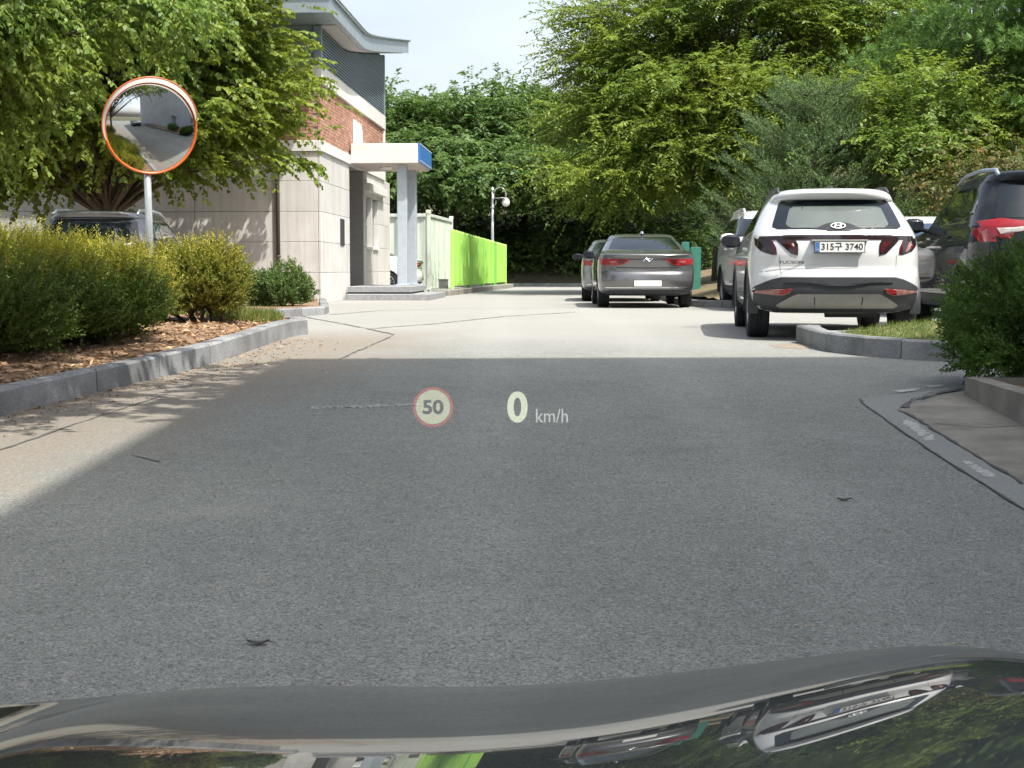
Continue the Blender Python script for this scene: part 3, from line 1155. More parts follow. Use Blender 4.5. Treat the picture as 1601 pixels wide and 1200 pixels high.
# scattered grit and blown leaves at the foot of the kerb
n = 900
yy = rng.uniform(9, 17, n)
xx = np.array([left_edge(v) for v in yy]) + np.abs(rng.normal(size=n)) * 0.30 + 0.02
P = np.stack([xx, yy, zg(yy) + 0.006], 1)
V, F = leaf_quads(P, rng.normal(size=(n, 3)) * [1, 1, 0.1], UP + rng.normal(size=(n, 3)) * 0.3, rng.uniform(0.012, 0.05, n), rng.uniform(0.008, 0.02, n))
o = link_mesh('kerbside_litter', fast_mesh('kerbside_litter', V, F), lit); o['kind'] = 'stuff'
grass_m = leaf_mat('grass_blade', [(0, (0.075, 0.13, 0.022)), (0.5, (0.14, 0.205, 0.04)), (0.8, (0.24, 0.26, 0.07)), (1, (0.36, 0.30, 0.13))], 0.35)
gc = G(385, 505)
n = 2600
a, r = rng.random(n) * 6.283, np.sqrt(rng.random(n))
xx, yy = e.x - 0.62 + r * np.cos(a) * 0.42, e.y + 0.25 + r * np.sin(a) * 0.75
blades('grass', rng, np.stack([xx, yy, bed_z(xx, yy) - 0.005], 1), 0.13, 0.010, grass_m)

# bed in front of the building
B2 = [G(300, 497), G(380, 497), G(440, 496), G(492, 493)]
b2_path = [(-9.0, B2[1].y + 0.1), *[p.xy[:] for p in B2]]
q = Vector(b2_path[-1])
kerb(b2_path + [(q.x + 0.12, q.y + 0.35), (q.x + 0.1, q.y + 1.2), (-4.0, 33.1)], 1.0, 0.16, 0.13, 1)
mb = MB()
mb.prism([(-9, b2_path[1][1] + 0.13), (b2_path[-1][0] - 0.1, b2_path[-1][1] + 0.13), (q.x - 0.07, q.y + 1.2), (-4.2, 33.1), (-4.3, 33.55), (-9, 33.6)], -0.1, 0.11)
o = mb.build('building_bed_soil', MT['soil']); o['kind'] = 'structure'

# grass island by the parked cars
IS = [G(1266, 541), G(1275, 546), G(1300, 551), G(1350, 557), G(1420, 562), G(1490, 566)]
isl = [(p.x, p.y) for p in IS]
isl_front = [(4.9, 16.15), (3.9, 15.85), (3.25, 15.6), (isl[0][0] + 0.10, isl[0][1] + 0.62), (isl[0][0] - 0.01, isl[0][1] + 0.28), *isl, (isl[-1][0] + 0.6, isl[-1][1] - 0.12), (9.5, isl[-1][1] - 0.35)]
kerb(isl_front, 0.95, 0.15, 0.19, 1, step=0.08)


def ip(poly, x, y):
    c = False
    j = len(poly) - 1
    for i in range(len(poly)):
        xi, yi = poly[i]
        xj, yj = poly[j]
        if (yi > y) != (yj > y) and x < (xj - xi) * (y - yi) / (yj - yi) + xi:
            c = not c
        j = i
    return c


ipoly = isl_front + [(9.5, 16.2)]
PB = resample(ipoly + [ipoly[0]], 0.06)
PBa = np.array([p[:] for p in PB])


def isl_z(x, y):
    d = np.sqrt(((np.stack([x, y], 1)[:, None, :] - PBa[None]) ** 2).sum(-1)).min(1)
    return zg(y) + 0.165 + np.clip((d - 0.1), 0, 1.0) * 0.24 + lumps(x, y, 1.3) * 0.012


# earth of the island, fanned inside the kerb line
gx = np.arange(2.7, 9.5, 0.1)
gy = np.arange(12.8, 16.4, 0.1)
idx, V, F = {}, [], []
for i, x in enumerate(gx):
    for j, y in enumerate(gy):
        if ip(ipoly, x, y):
            dd = float(np.sqrt(((PBa - [x, y]) ** 2).sum(1)).min())
            if dd > 0.06:
                idx[(i, j)] = len(V)
                V.append((x, y))
V = np.array(V)
Vz = np.column_stack([V, isl_z(V[:, 0], V[:, 1])])
F = [(idx[(i, j)], idx[(i + 1, j)], idx[(i + 1, j + 1)], idx[(i, j + 1)]) for (i, j) in idx if (i + 1, j) in idx and (i + 1, j + 1) in idx and (i, j + 1) in idx]
me = bpy.data.meshes.new('island_turf')
me.from_pydata([tuple(v) for v in Vz], [], F)
me.update()
o = link_mesh('island_turf', me, MT['turf'], None, True); o['kind'] = 'structure'
n = 26000
xx, yy = rng.uniform(2.75, 6.2, n), rng.uniform(13.2, 16.3, n)
ok = np.array([ip(ipoly, a_, b_) for a_, b_ in zip(xx, yy)])
xx, yy = xx[ok], yy[ok]
dmin = np.sqrt(((np.stack([xx, yy], 1)[:, None, :] - PBa[None, ::2]) ** 2).sum(-1)).min(1)
xx, yy = xx[dmin > 0.13], yy[dmin > 0.13]
blades('grass', rng, np.stack([xx, yy, isl_z(xx, yy) - 0.004], 1), 0.05, 0.008, grass_m, lean=0.55)
# bare dirt beside the nose of the island
c = G(1236, 541)
mb = MB()
V = [(c.x, c.y, float(zg(c.y)) + 0.012)]
for k in range(22):
    a = 2 * math.pi * k / 22
    x, y = c.x + 0.24 * math.cos(a) * random.uniform(0.75, 1.15), c.y + 0.34 * math.sin(a) * random.uniform(0.75, 1.15)
    V.append((x, y, float(zg(y)) + 0.002))
mb.add(V, [(0, 1 + k, 1 + (k + 1) % 22) for k in range(22)])
o = mb.build('dirt_patch', MT['grit'], None, True); o['kind'] = 'structure'

# raised concrete planter on the right
root = empty('concrete_planter', (3.4, 10, 0), 0, 'low raised concrete planter wall under the dark green hedge on the right', 'planter')
pw = [G(1601, 668), G(1508, 619)]
wx0, wx1, wy1 = pw[0].x - 3.4, pw[1].x - 3.4, pw[1].y - 10
TOPZ = -0.075
mb = MB()
for y0, y1 in ((-9, -6.0), (-6, -3), (-3, -0.9), (-0.9, wy1)):
    f = lambda y: wx0 + (wx1 - wx0) * (y - (pw[0].y - 10)) / (pw[1].y - pw[0].y)
    mb = MB()
    mb.prism([(f(y0), y0 + 0.004), (f(y0) + 0.15, y0 + 0.004), (f(y1) + 0.15, y1 - 0.004), (f(y1), y1 - 0.004)], -1.6, TOPZ)
    mb.build('wall_block', MT['concrete'], root)
for x0, x1 in ((wx1 + 0.155, 2.0), (2.005, 5.5)):
    mb = MB()
    mb.box(x0, x1, wy1 - 0.15, wy1 - 0.002, -1.6, TOPZ)
    mb.build('wall_block', MT['concrete'], root)
mb = MB()
mb.prism([(wx0 + 0.10, -9), (5.4, -9), (5.4, wy1 - 0.16), (wx1 + 0.16, wy1 - 0.16)], -1.6, TOPZ - 0.05)
mb.build('soil', MT['soil'], root)

# bank and kerb on the far right of the yard
K3 = [G(1080, 478), G(1110, 480), G(1150, 484)]
kerb([(4.3, 60), (4.1, 45), (K3[0].x, K3[0].y + 2.0), K3[0].xy[:], K3[1].xy[:], (5.4, K3[1].y - 0.7), (14, K3[1].y - 1.6)], 1.0, 0.16, 0.14, -1)
ky = K3[0].y
sheet('grass_bank', lambda y: (4.42 if y > ky + 1.2 else 4.42 + (ky + 1.2 - y) * 0.75) + np.linspace(0, 1, 30) ** 1.5 * 22, np.arange(K3[1].y - 0.35, 66, 0.8),
      lambda x, y: np.clip((x - 4.4) * 0.16, 0, 1.6) + 0.10 + lumps(x, y, 0.7) * 0.05, MT['bank'])

# ------------------------------------------------------------------ gatehouse building on the left
BX, BY = -4.16, 33.6
BROT = -math.atan(0.04)
bld = empty('building', (BX, BY, 0), BROT, 'stone-panelled building with a red brick band, blue louvers and a columned porch', 'building')
CZ = [0.0, 0.67, 1.34, 2.0, 2.66, 3.3]
LEN, FW = 12.6, 15.0
mb = MB()
mb.box(-FW, -0.06, 0.06, 4.3, 0, 3.3)
mb.box(-FW, -0.9, 4.3, 6.9, 0, 3.3)
mb.box(-FW, -0.16, 6.9, LEN - 0.06, 0, 3.3)
mb.box(-FW, -0.10, 0.10, LEN - 0.12, 3.3, 6.0)
mb.build('wall_core', MT['panel_back'], bld)
g = 0.0045


def wpanel(x0, x1, y0, y1, z0, z1):
    mb = MB()
    mb.bbox(x0, x1, y0, y1, z0, z1, 0.007)
    return mb.build('wall_panel', MT['panel'], bld)


for a, b in zip(CZ[:-1], CZ[1:]):
    wpanel(-0.055, 0.0, 0.0, 4.3, a + g, b - g)
    y = -0.0
    for k in range(5):
        x1 = -0.062 - k * 2.72
        wpanel(x1 - 2.72 + 2 * g, x1, 0.0, 0.055, a + g, b - g)
    for y0, y1 in ((6.9, 7.3), (9.72, 11.2), (11.2, LEN)):
        wpanel(-0.155, 0.0, y0 + g, y1 - g, a + g, b - g)
    if b <= 1.34:
        wpanel(-0.155, 0.0, 7.3 + g, 9.72 - g, a + g, b - g)
wpanel(-0.155, 0.0, 8.40, 8.62, 1.345, 2.66)
wpanel(-0.155, 0.0, 7.3 + g, 9.72 - g, 2.672, 3.29)
for y0, y1 in ((7.3, 8.39), (8.63, 9.71)):
    mb = MB()
    mb.box(-0.158, -0.142, y0, y1, 1.345, 2.66)
    w = mb.build('window', MT['window'], bld)
    mb = MB()
    for (a, b, c, d) in ((y0, y0 + 0.05, 1.345, 2.66), (y1 - 0.05, y1, 1.345, 2.66), (y0 + 0.05, y1 - 0.05, 1.345, 1.40), (y0 + 0.05, y1 - 0.05, 2.61, 2.66), (y0 + 0.05, y1 - 0.05, 1.9, 1.94)):
        mb.box(-0.140, -0.115, a, b, c, d)
    mb.build('frame', MT['alu'], w)
    mb = MB()
    mb.bbox(-0.138, 0.05, y0 - 0.03, y1 + 0.03, 1.27, 1.343, 0.008)
    mb.build('window_sill', MT['trim'], bld)
mb = MB(); mb.bbox(0.002, 0.16, 6.95, 10.9, 2.80, 3.0, 0.01); mb.build('lintel_ledge', MT['trim'], bld)
mb = MB(); mb.box(0.002, 0.018, 2.75, 3.35, 1.30, 1.93); mb.build('wall_plaque', MT['ink'], bld)
# entrance in the recess under the porch
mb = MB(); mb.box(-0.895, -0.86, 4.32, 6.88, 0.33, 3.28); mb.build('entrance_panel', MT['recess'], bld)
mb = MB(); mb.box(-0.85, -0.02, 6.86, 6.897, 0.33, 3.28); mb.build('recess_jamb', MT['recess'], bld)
mb = MB()
for y0, y1 in ((4.6, 5.55), (5.6, 6.55)):
    mb.box(-0.858, -0.835, y0, y1, 0.34, 2.5)
d = mb.build('entrance_door', MT['window'], bld)
mb = MB()
for y in (5.48, 5.67):
    mb.tube([(-0.80, y, 1.0), (-0.80, y, 1.5)], 0.015, 6)
mb.build('handle', MT['chrome'], d)
# pale band, bricks, coping
mb = MB()
mb.bbox(-0.098, 0.05, -0.05, 11.2, 3.302, 3.53, 0.012)
mb.bbox(-FW, -0.102, -0.05, 0.10, 3.302, 3.53, 0.012)
mb.build('stone_band', MT['trim'], bld)
mb = MB()
mb.bbox(-0.098, 0.06, -0.06, 11.22, 4.76, 5.14, 0.012)
mb.bbox(-FW, -0.102, -0.06, 0.10, 4.76, 5.14, 0.012)
mb.build('coping', MT['trim'], bld)
mb = MB()
mb.box(-0.099, -0.012, 0.02, 11.0, 3.53, 4.76)
mb.box(-FW, -0.105, 0.02, 0.099, 3.53, 4.76)
mb.build('mortar', MT['mortar'], bld)
mb = MB()
rows = 17
bh = (4.755 - 3.535) / rows
for r in range(rows):
    z0 = 3.535 + r * bh
    off = 0.1 if r % 2 else 0.0
    y = 0.0 - off
    while y < 11.05:
        y0, y1 = max(y, 0.0), min(y + 0.19, 11.02)
        if y1 - y0 > 0.03:
            d_ = random.uniform(-0.002, 0.003)
            mb.box(-0.05, 0.0 + d_, y0, y1, z0 + 0.006, z0 + bh - 0.006)
        y += 0.20
    x = -0.06 - off
    while x > -9:
        mb.box(x - 0.19, x, 0.0 - random.uniform(-0.002, 0.003), 0.05, z0 + 0.006, z0 + bh - 0.006)
        x -= 0.20
o = mb.build('brick', MT['brick'], bld); o['kind'] = 'stuff'
# end pier of the brick band
mb = MB(); mb.bbox(-0.10, 0.045, 11.03, 11.24, 3.535, 4.755, 0.01); mb.build('pier', MT['trim'], bld)
# white wall ornament: an upright bar and a bowed blade
mb = MB(); mb.bbox(0.006, 0.055, 4.9, 5.36, 3.56, 4.45, 0.008); mb.build('wall_ornament', MT['white_letter'], bld)
mb = MB()
pr = [(5.62, 3.56)] + [(5.62 + 0.78 * math.sin(math.pi * (0.08 + 0.72 * t / 8)), 3.56 + 0.88 * t / 8) for t in range(9)] + [(5.62, 4.44)]
n = len(pr)
V = [(0.006, a, b) for a, b in pr] + [(0.055, a, b) for a, b in pr]
mb.add(V, [tuple(range(n)), tuple(range(2 * n - 1, n - 1, -1))] + [(i, n + i, n + (i + 1) % n, (i + 1) % n) for i in range(n)])
mb.build('wall_ornament', MT['white_letter'], bld)
# louvers
for k in range(26):
    z = 5.165 + k * 0.066
    ya = 0.1
    while 6.0 + (0.135 * (math.sqrt(max(ya - 3.2, 0) ** 2 + 1.0) - 1.0)) < z + 0.06 and ya < 11:
        ya += 0.1
    if ya > 10.6:
        break
    mb = MB()
    mb.add([(0.035, ya, z), (0.035, 11.08, z), (-0.07, 11.08, z + 0.030), (-0.07, ya, z + 0.030),
            (0.035, ya, z + 0.026), (0.035, 11.08, z + 0.026), (-0.07, 11.08, z + 0.045), (-0.07, ya, z + 0.045)],
           [(0, 3, 2, 1), (4, 5, 6, 7), (0, 1, 5, 4), (1, 2, 6, 5), (2, 3, 7, 6), (3, 0, 4, 7)])
    mb.build('louver_slat', MT['slate_metal'], bld)
for y0, y1, zt in ((-0.03, 0.10, 5.985), (11.08, 11.24, 6.88)):
    mb = MB(); mb.bbox(-0.13, 0.05, y0, y1, 5.142, zt, 0.008); mb.build('louver_post', MT['slate_metal'], bld)
mb = MB()
for k in range(10):
    x1 = -0.14 - k * 1.4
    mb.bbox(x1 - 1.39, x1, 0.03, 0.09, 5.145, 5.995, 0.008)
mb.build('cladding', MT['slate_metal'], bld)
# roof whose eave sweeps upwards towards the back
def eave_z(y):
    t = max(y - 3.2, 0.0)
    return 6.0 + 0.135 * (math.sqrt(t * t + 1.0) - 1.0)


ry = [-1.6, 0, 1.5, 3.0] + [3.4 + 0.5 * k for k in range(21)]
mb = MB()
V = []
for y in ry:
    z = eave_z(y)
    V += [(0.50, y, z), (0.50, y, z + 0.36), (0.40, y, z + 0.365), (-FW, y, z + 0.9), (-FW, y, z)]
F = []
for i in range(len(ry) - 1):
    for k in range(5):
        F.append((i * 5 + k, (i + 1) * 5 + k, (i + 1) * 5 + (k + 1) % 5, i * 5 + (k + 1) % 5))
F += [tuple(range(5)), tuple((len(ry) - 1) * 5 + k for k in range(4, -1, -1))]
mb.add(V, F)
rf = mb.build('roof', MT['zinc'], bld)
mb = MB()
V, F = [], []
for y in ry[1:-1]:
    z = eave_z(y)
    V += [(0.36, y, z - 0.012), (-FW, y, z - 0.012), (-FW, y, z - 0.002), (0.36, y, z - 0.002)]
for i in range(len(ry) - 3):
    for k in range(4):
        F.append((i * 4 + k, i * 4 + (k + 1) % 4, (i + 1) * 4 + (k + 1) % 4, (i + 1) * 4 + k))
mb.add(V, F)
mb.build('soffit', MT['grey_soffit'], rf)
mb = MB()
mb.tube([(0.53, y, eave_z(y) + 0.37) for y in ry], 0.045, 8)
mb.tube([(0.53, -1.62, 6.37), (-FW, -1.62, 6.37)], 0.045, 8)
mb.build('gutter_rim', MT['zinc'], rf)
mb = MB()
V = []
zz = [(y, eave_z(y) - 0.014) for y in (0.2, 3.0, 4.0, 5.0, 6.0, 7.0, 8.0, 9.0, 10.0, 11.1)]
lo = [(0.2, 5.14), (11.1, 5.14)]
ring = [lo[0], lo[1]] + zz[::-1]
for x in (-0.13, -0.09):
    V += [(x, a, b) for a, b in ring]
n = len(ring)
mb.add(V, [tuple(range(n)), tuple(range(2 * n - 1, n - 1, -1))] + [(i, n + i, n + (i + 1) % n, (i + 1) % n) for i in range(n)])
mb.build('louver_backing', MT['dark_void'], bld)

# porch: canopy, sign face, columns, steps
mb = MB(); mb.bbox(0.055, 1.70, 4.2, 7.3, 3.33, 3.80, 0.012); cn = mb.build('canopy', MT['trim'], bld)
mb = MB(); mb.box(0.09, 1.67, 4.23, 7.27, 3.312, 3.328); mb.build('soffit_board', MT['soffit'], cn)
mb = MB(); mb.lathe([(0.0, 0.0), (0.16, 0.0), (0.17, 0.03), (0.17, 0.05)], 20, Matrix.Translation((0.75, 5.5, 3.262))); mb.build('ceiling_lamp', MT['opal'], cn, True)
mb = MB(); mb.bbox(1.704, 1.75, 4.22, 7.28, 3.36, 3.82, 0.01); sg = mb.build('sign_panel', MT['sign_blue'], bld)
mb = MB()
mb.box(1.752, 1.757, 4.26, 7.24, 3.385, 3.397); mb.box(1.752, 1.757, 4.26, 7.24, 3.785, 3.797)
mb.build('sign_border', MT['white_letter'], sg)
for y in (4.55, 6.85):
    mb = MB(); mb.bbox(1.14, 1.38, y, y + 0.24, 0.33, 3.31, 0.012); c_ = mb.build('column', MT['column'], bld)
    mb = MB(); mb.bbox(1.10, 1.42, y - 0.04, y + 0.28, 0.332, 0.37, 0.008); mb.build('column_base', MT['column'], c_)
for k in range(4):
    y0 = 3.1 + k * 1.08
    mb = MB(); mb.bbox(0.06, 2.10, y0 + 0.003, y0 + 1.077, -0.05, 0.15, 0.012); mb.build('step_slab', MT['step'], bld)
for k in range(3):
    y0 = 3.5 + k * 1.26
    mb = MB(); mb.bbox(0.06, 1.60, y0 + 0.003, y0 + 1.257, 0.19, 0.33, 0.012); mb.build('step_slab', MT['step'], bld)
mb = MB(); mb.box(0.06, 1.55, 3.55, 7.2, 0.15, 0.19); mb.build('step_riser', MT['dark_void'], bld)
# downpipe at the front
mb = MB()
mb.tube([(-0.93, -0.07, 0.05), (-0.93, -0.07, 3.2), (-0.93, -0.07, 5.9)], 0.045, 10)
for z in (1.0, 3.0):
    mb.tube([(-0.93, -0.07, z), (-0.93, -0.07, z + 0.04)], 0.058, 10)
mb.build('downpipe', MT['downpipe'], bld, True)

# ------------------------------------------------------------------ tall white building to the right of the road, out of the picture, that shades it
hb = empty('building', (5.2, 7.2, 0), 0, 'tall white rendered building whose shadow covers the near road, seen in the round mirror', 'building')
foot = [(0, 0), (-0.3, -15.2), (24, -15.2), (24, 0.8)]
HB = 18.0
mb = MB(); mb.prism(foot, -2.0, HB); mb.build('wall', MT['white_wall'], hb)
mb = MB(); mb.prism([(x * 1.0 + (-0.08 if x < 1 else 0.08), y + (0.08 if y > -1 else -0.08)) for x, y in foot], HB + 0.002, HB + 0.16); mb.build('roof', MT['zinc'], hb)
for fl in range(5):
    for k in range(6):
        x = 2.2 + k * 3.4
        if k < 3 and fl < 4:
            continue
        z = 0.6 + fl * 3.4
        mb = MB(); mb.box(x, x + 1.7, 0.035 * x + 0.01, 0.035 * x + 0.10, z, z + 1.6); w = mb.build('window', MT['window'], hb)
        mb = MB()
        for a, b, c_, d_ in ((x - 0.06, x, z - 0.06, z + 1.66), (x + 1.7, x + 1.76, z - 0.06, z + 1.66), (x, x + 1.7, z - 0.06, z), (x, x + 1.7, z + 1.6, z + 1.66), (x + 0.82, x + 0.88, z, z + 1.6)):
            mb.box(a, b, 0.035 * x, 0.035 * x + 0.14, c_, d_)
        mb.build('frame', MT['alu'], w)
mb = MB(); mb.bbox(1.6, 3.6, 0.1, 1.2, 2.3, 2.5, 0.02); mb.build('door_canopy', MT['alu'], hb)
mb = MB(); mb.box(2.0, 3.2, 0.08, 0.15, -0.4, 1.9); mb.build('door', MT['slate_metal'], hb)

# ------------------------------------------------------------------ container and lime fence
ct = empty('shipping_container', (-2.6, 49, 0), -math.atan2(0.5, 6.06), 'weathered pale green shipping container between the porch and the lime fence', 'container')
CW, CL, CH = 2.44, 6.06, 2.5
def corr_panel(name, x0, x1, y0, y1, z0, z1, along, pitch=0.28, depth=0.036, out=(0, -1)):
    """corrugated sheet: folded strip extruded upwards"""
    L = (x1 - x0) if along == 'x' else (y1 - y0)
    n = int(L / pitch)
    pr = []
    for i in range(n):
        s = i * pitch
        for f, dd in ((0.0, 0), (0.28, 0), (0.5, 1), (0.78, 1)):
            pr.append((s + f * pitch, dd * depth))
    pr.append((L, 0))
    V = []
    for s, dd in pr:
        for z in (z0, z1):
            V.append((x0 + s, y0 - out[1] * -1 * 0 + out[1] * -dd, z) if along == 'x' else (x0 - out[0] * dd, y0 + s, z))
    m_ = len(pr)
    mb = MB()
    mb.add(V, [(2 * i, 2 * i + 2, 2 * i + 3, 2 * i + 1) for i in range(m_ - 1)])
    return mb.build(name, MT['container'], ct)
corr_panel('front_panel', -CW + 0.1, -0.1, 0.03, 0.03, 0.16, CH - 0.10, 'x', 0.42, 0.045, (0, -1))
corr_panel('side_panel', -0.03, -0.03, 0.1, CL - 0.1, 0.16, CH - 0.08, 'y', 0.28, 0.036, (1, 0))
mb = MB(); mb.box(-CW + 0.08, -0.08, 0.09, CL - 0.05, 0.15, CH - 0.03); mb.build('inner_box', MT['container'], ct)
for x0, y0 in ((-0.12, 0), (-CW, 0), (-0.12, CL - 0.12), (-CW, CL - 0.12)):
    mb = MB(); mb.bbox(x0, x0 + 0.12, y0, y0 + 0.12, 0.12, CH - 0.001, 0.012); mb.build('corner_post', MT['container'], ct)
    for z in (0.0, CH):
        mb = MB(); mb.bbox(x0 - 0.012, x0 + 0.132, y0 - 0.012, y0 + 0.132, z, z + 0.118, 0.01); c_ = mb.build('corner_casting', MT['container'], ct)
        if z == 0.0:
            mb = MB(); mb.lathe([(0, 0), (0.03, 0), (0.03, 0.008)], 12, Matrix.Translation((x0 + 0.06, y0 - 0.013, 0.06)) @ Matrix.Rotation(math.pi / 2, 4, 'X')); mb.build('casting_hole', MT['ink'], c_)
for (x0, x1, y0, y1) in ((-CW + 0.13, -0.13, 0.0, 0.06), (-0.06, 0.0, 0.13, CL - 0.13)):
    for z0, z1 in ((0.02, 0.155), (CH - 0.095, CH + 0.0)):
        mb = MB(); mb.bbox(x0, x1, y0, y1, z0, z1, 0.01); mb.build('rail', MT['container'], ct)

FP0, FP1 = Vector((-1.76, 45.5)), Vector((-0.26, 60.5))
fdir = (FP1 - FP0).normalized()
flen = (FP1 - FP0).length
fen = empty('metal_fence', (FP0.x, FP0.y, 0), math.atan2(fdir.y, fdir.x) - math.pi / 2, 'bright lime green metal fence of close upright boards with pointed tops', 'fence')
mb = MB(); mb.bbox(-0.22, 0.26, -2.5, flen + 0.6, -0.1, 0.16, 0.02); fb = mb.build('fence_kerb', MT['concrete'], fen)
nb = 72
pw_ = flen / nb
me = None
for i in range(nb):
    t = (i + 0.5) / nb
    h = 1.76 - 0.22 * t
    y0, y1 = i * pw_ + 0.018, (i + 1) * pw_ - 0.018
    if abs(t - 0.74) < 0.012:
        continue
    mb = MB()
    pr = [(y0, 0.24), (y1, 0.24), (y1, 0.16 + h - 0.05), ((y0 + y1) / 2 + 0.03, 0.16 + h), ((y0 + y1) / 2 - 0.03, 0.16 + h), (y0, 0.16 + h - 0.05)]
    dx = random.uniform(-0.004, 0.004) + 0.022 * (i % 2)
    V = [(0.0 + dx + (0.028 if k in (0, 5) else 0), a, b) for k, (a, b) in enumerate(pr)] + [(-0.02 + dx, a, b) for a, b in pr]
    mb.add(V, [(0, 1, 2, 3, 4, 5), (11, 10, 9, 8, 7, 6)] + [(k, k + 6, (k + 1) % 6 + 6, (k + 1) % 6) for k in range(6)])
    mb.build('fence_board', MT['lime'], fen)
for z in (0.55, 1.22):
    mb = MB(); mb.box(-0.07, -0.024, 0, flen, z, z + 0.05); mb.build('rail', MT['green_post'], fen)
for t in (0.0, 0.25, 0.5, 0.725, 0.757, 1.0):
    y = t * flen
    mb = MB(); mb.bbox(-0.06, 0.045, y - 0.05, y + 0.05, 0.16, 1.90 - 0.2 * t, 0.01); mb.build('fence_post', MT['lime'] if t in (0.0, 1.0) else MT['green_post'], fen)
mb = MB(); mb.box(0.032, 0.05, 0.52 * flen, 0.52 * flen + 0.14, 1.10, 1.38); mb.build('latch_plate', MT['green_post'], fen)
# small grey box at the foot of the fence
ub = empty('utility_box', (-2.05, 46.0, 0), 0, 'small grey utility box standing between container and lime fence', 'utility box')
mb = MB(); mb.bbox(-0.14, 0.14, -0.1, 0.1, 0.16, 0.42, 0.012); mb.build('body', MT['step'], ub)
mb = MB(); mb.bbox(-0.16, 0.16, -0.12, 0.12, 0.421, 0.45, 0.008); mb.build('lid', MT['step'], ub)

# ------------------------------------------------------------------ street lamp
lp = empty('street_lamp', (A(770, 400, 62.5).x, 62.5, 0), 0, 'grey street lamp with a curved arm and hanging round globe behind the lime fence', 'street lamp')
mb = MB(); mb.tube([(0, 0, -0.05), (0, 0, 2.0), (0, 0, 3.95)], [0.07, 0.06, 0.05], 10); mb.lathe([(0.0, 0.13), (0.05, 0.09), (0.07, 0.0)], 12, Matrix.Translation((0, 0, 3.93))); mb.lathe([(0.085, 0), (0.085, 0.06)], 12, Matrix.Translation((0, 0, 3.2))); mb.build('pole', MT['lamp_metal'], lp, True)
mb = MB()
mb.tube([(0.05, 0, 3.55)] + [(0.30 - 0.24 * math.cos(a), 0, 3.74 + 0.30 * math.sin(a)) for a in np.linspace(0.2, math.pi - 0.05, 10)] + [(0.545, 0, 3.66)], 0.032, 8)
mb.tube([(0.03, 0, 3.60), (0.50, 0, 3.62)], 0.022, 6)
mb.tube([(0.03, 0, 3.3), (0.13, 0, 3.35), (0.14, 0, 3.5)], 0.022, 6)
mb.build('arm', MT['lamp_metal'], lp, True)
mb = MB(); mb.lathe([(0.0, 0.19), (0.06, 0.17), (0.14, 0.09), (0.155, 0.04)], 18, Matrix.Translation((0.545, 0, 3.45))); mb.build('lamp_cap', MT['lamp_metal'], lp, True)
mb = MB(); mb.lathe([(0.15, 0.04), (0.165, -0.03), (0.15, -0.10), (0.10, -0.16), (0.0, -0.185)], 18, Matrix.Translation((0.545, 0, 3.45))); mb.build('globe', MT['opal'], lp, True)

# ------------------------------------------------------------------ convex traffic mirror
mp0 = G(234, 512, 0.19)
mz = A(236, 200, mp0.y).z
tm = empty('traffic_mirror', (mp0.x, mp0.y, mp0.z), 0, 'round convex traffic mirror with orange rim on a galvanised pole in the planting bed', 'traffic mirror')
hz = mz - mp0.z
RM = 0.455
yaw, tilt = R(22), R(9)
nrm_v = Vector((math.sin(yaw) * math.cos(tilt), -math.cos(yaw) * math.cos(tilt), -math.sin(tilt)))
q = nrm_v.to_track_quat('Z', 'Y').to_matrix().to_4x4()
cen = Vector((A(236, 200, mp0.y).x - mp0.x, 0, hz))
MM = Matrix.Translation(cen) @ q
mb = MB(); mb.tube([(0, 0.10, -0.25), (-0.01, 0.10, hz * 0.5), (-0.03, 0.10, hz + 0.15)], 0.038, 14)
mb.build('pole', MT['galv'], tm, True)
mb = MB()
for z in (hz - 0.18, hz + 0.10):
    mb.tube([(-0.07, 0.10, z), (0.05, 0.10, z)], 0.05, 10)
mb.box(-0.06, 0.04, 0.0, 0.12, hz - 0.22, hz + 0.14)
mb.build('bracket', MT['galv'], tm)
prof = [(0.0, 0.075)] + [(RM * t, 0.075 - 0.082 * t * t) for t in np.linspace(0.08, 1, 22)]
mb = MB(); mb.lathe(prof, 72, MM); mb.build('mirror_face', MT['mirror'], tm, True)
mb = MB(); mb.lathe([(RM - 0.004, -0.004), (RM + 0.006, 0.012), (RM + 0.018, 0.010), (RM + 0.024, -0.03), (RM + 0.010, -0.075), (RM * 0.75, -0.11), (RM * 0.3, -0.13), (0, -0.13)], 72, MM); mb.build('housing', MT['orange'], tm, True)
# hood over the upper half
mb = MB()
V, F = [], []
na = 48
for i in range(na + 1):
    a = R(12 + 186 * i / na)
    d = 0.10 * max(0.0, math.sin(math.pi * i / na)) ** 0.5 + 0.012
    for r, h in ((RM + 0.004, 0.0), (RM + 0.006 + 0.50 * d, d), (RM + 0.012 + 0.50 * d, d + 0.004), (RM + 0.018 + 0.50 * d, d - 0.006)):
        V.append((r * math.cos(a), r * math.sin(a), h))
Vw = [tuple(MM @ Vector(v)) for v in V]
fin, fout = [], []
for i in range(na):
    a = i * 4
    fin.append((a, a + 1, a + 5, a + 4))
    fout += [(a + 1, a + 2, a + 6, a + 5), (a + 2, a + 3, a + 7, a + 6)]
mb.add(Vw, fin, 0); mb.f += fout; mb.m += [1] * len(fout)
mb.build('visor', [MT['visor_white'], MT['orange']], tm, True)

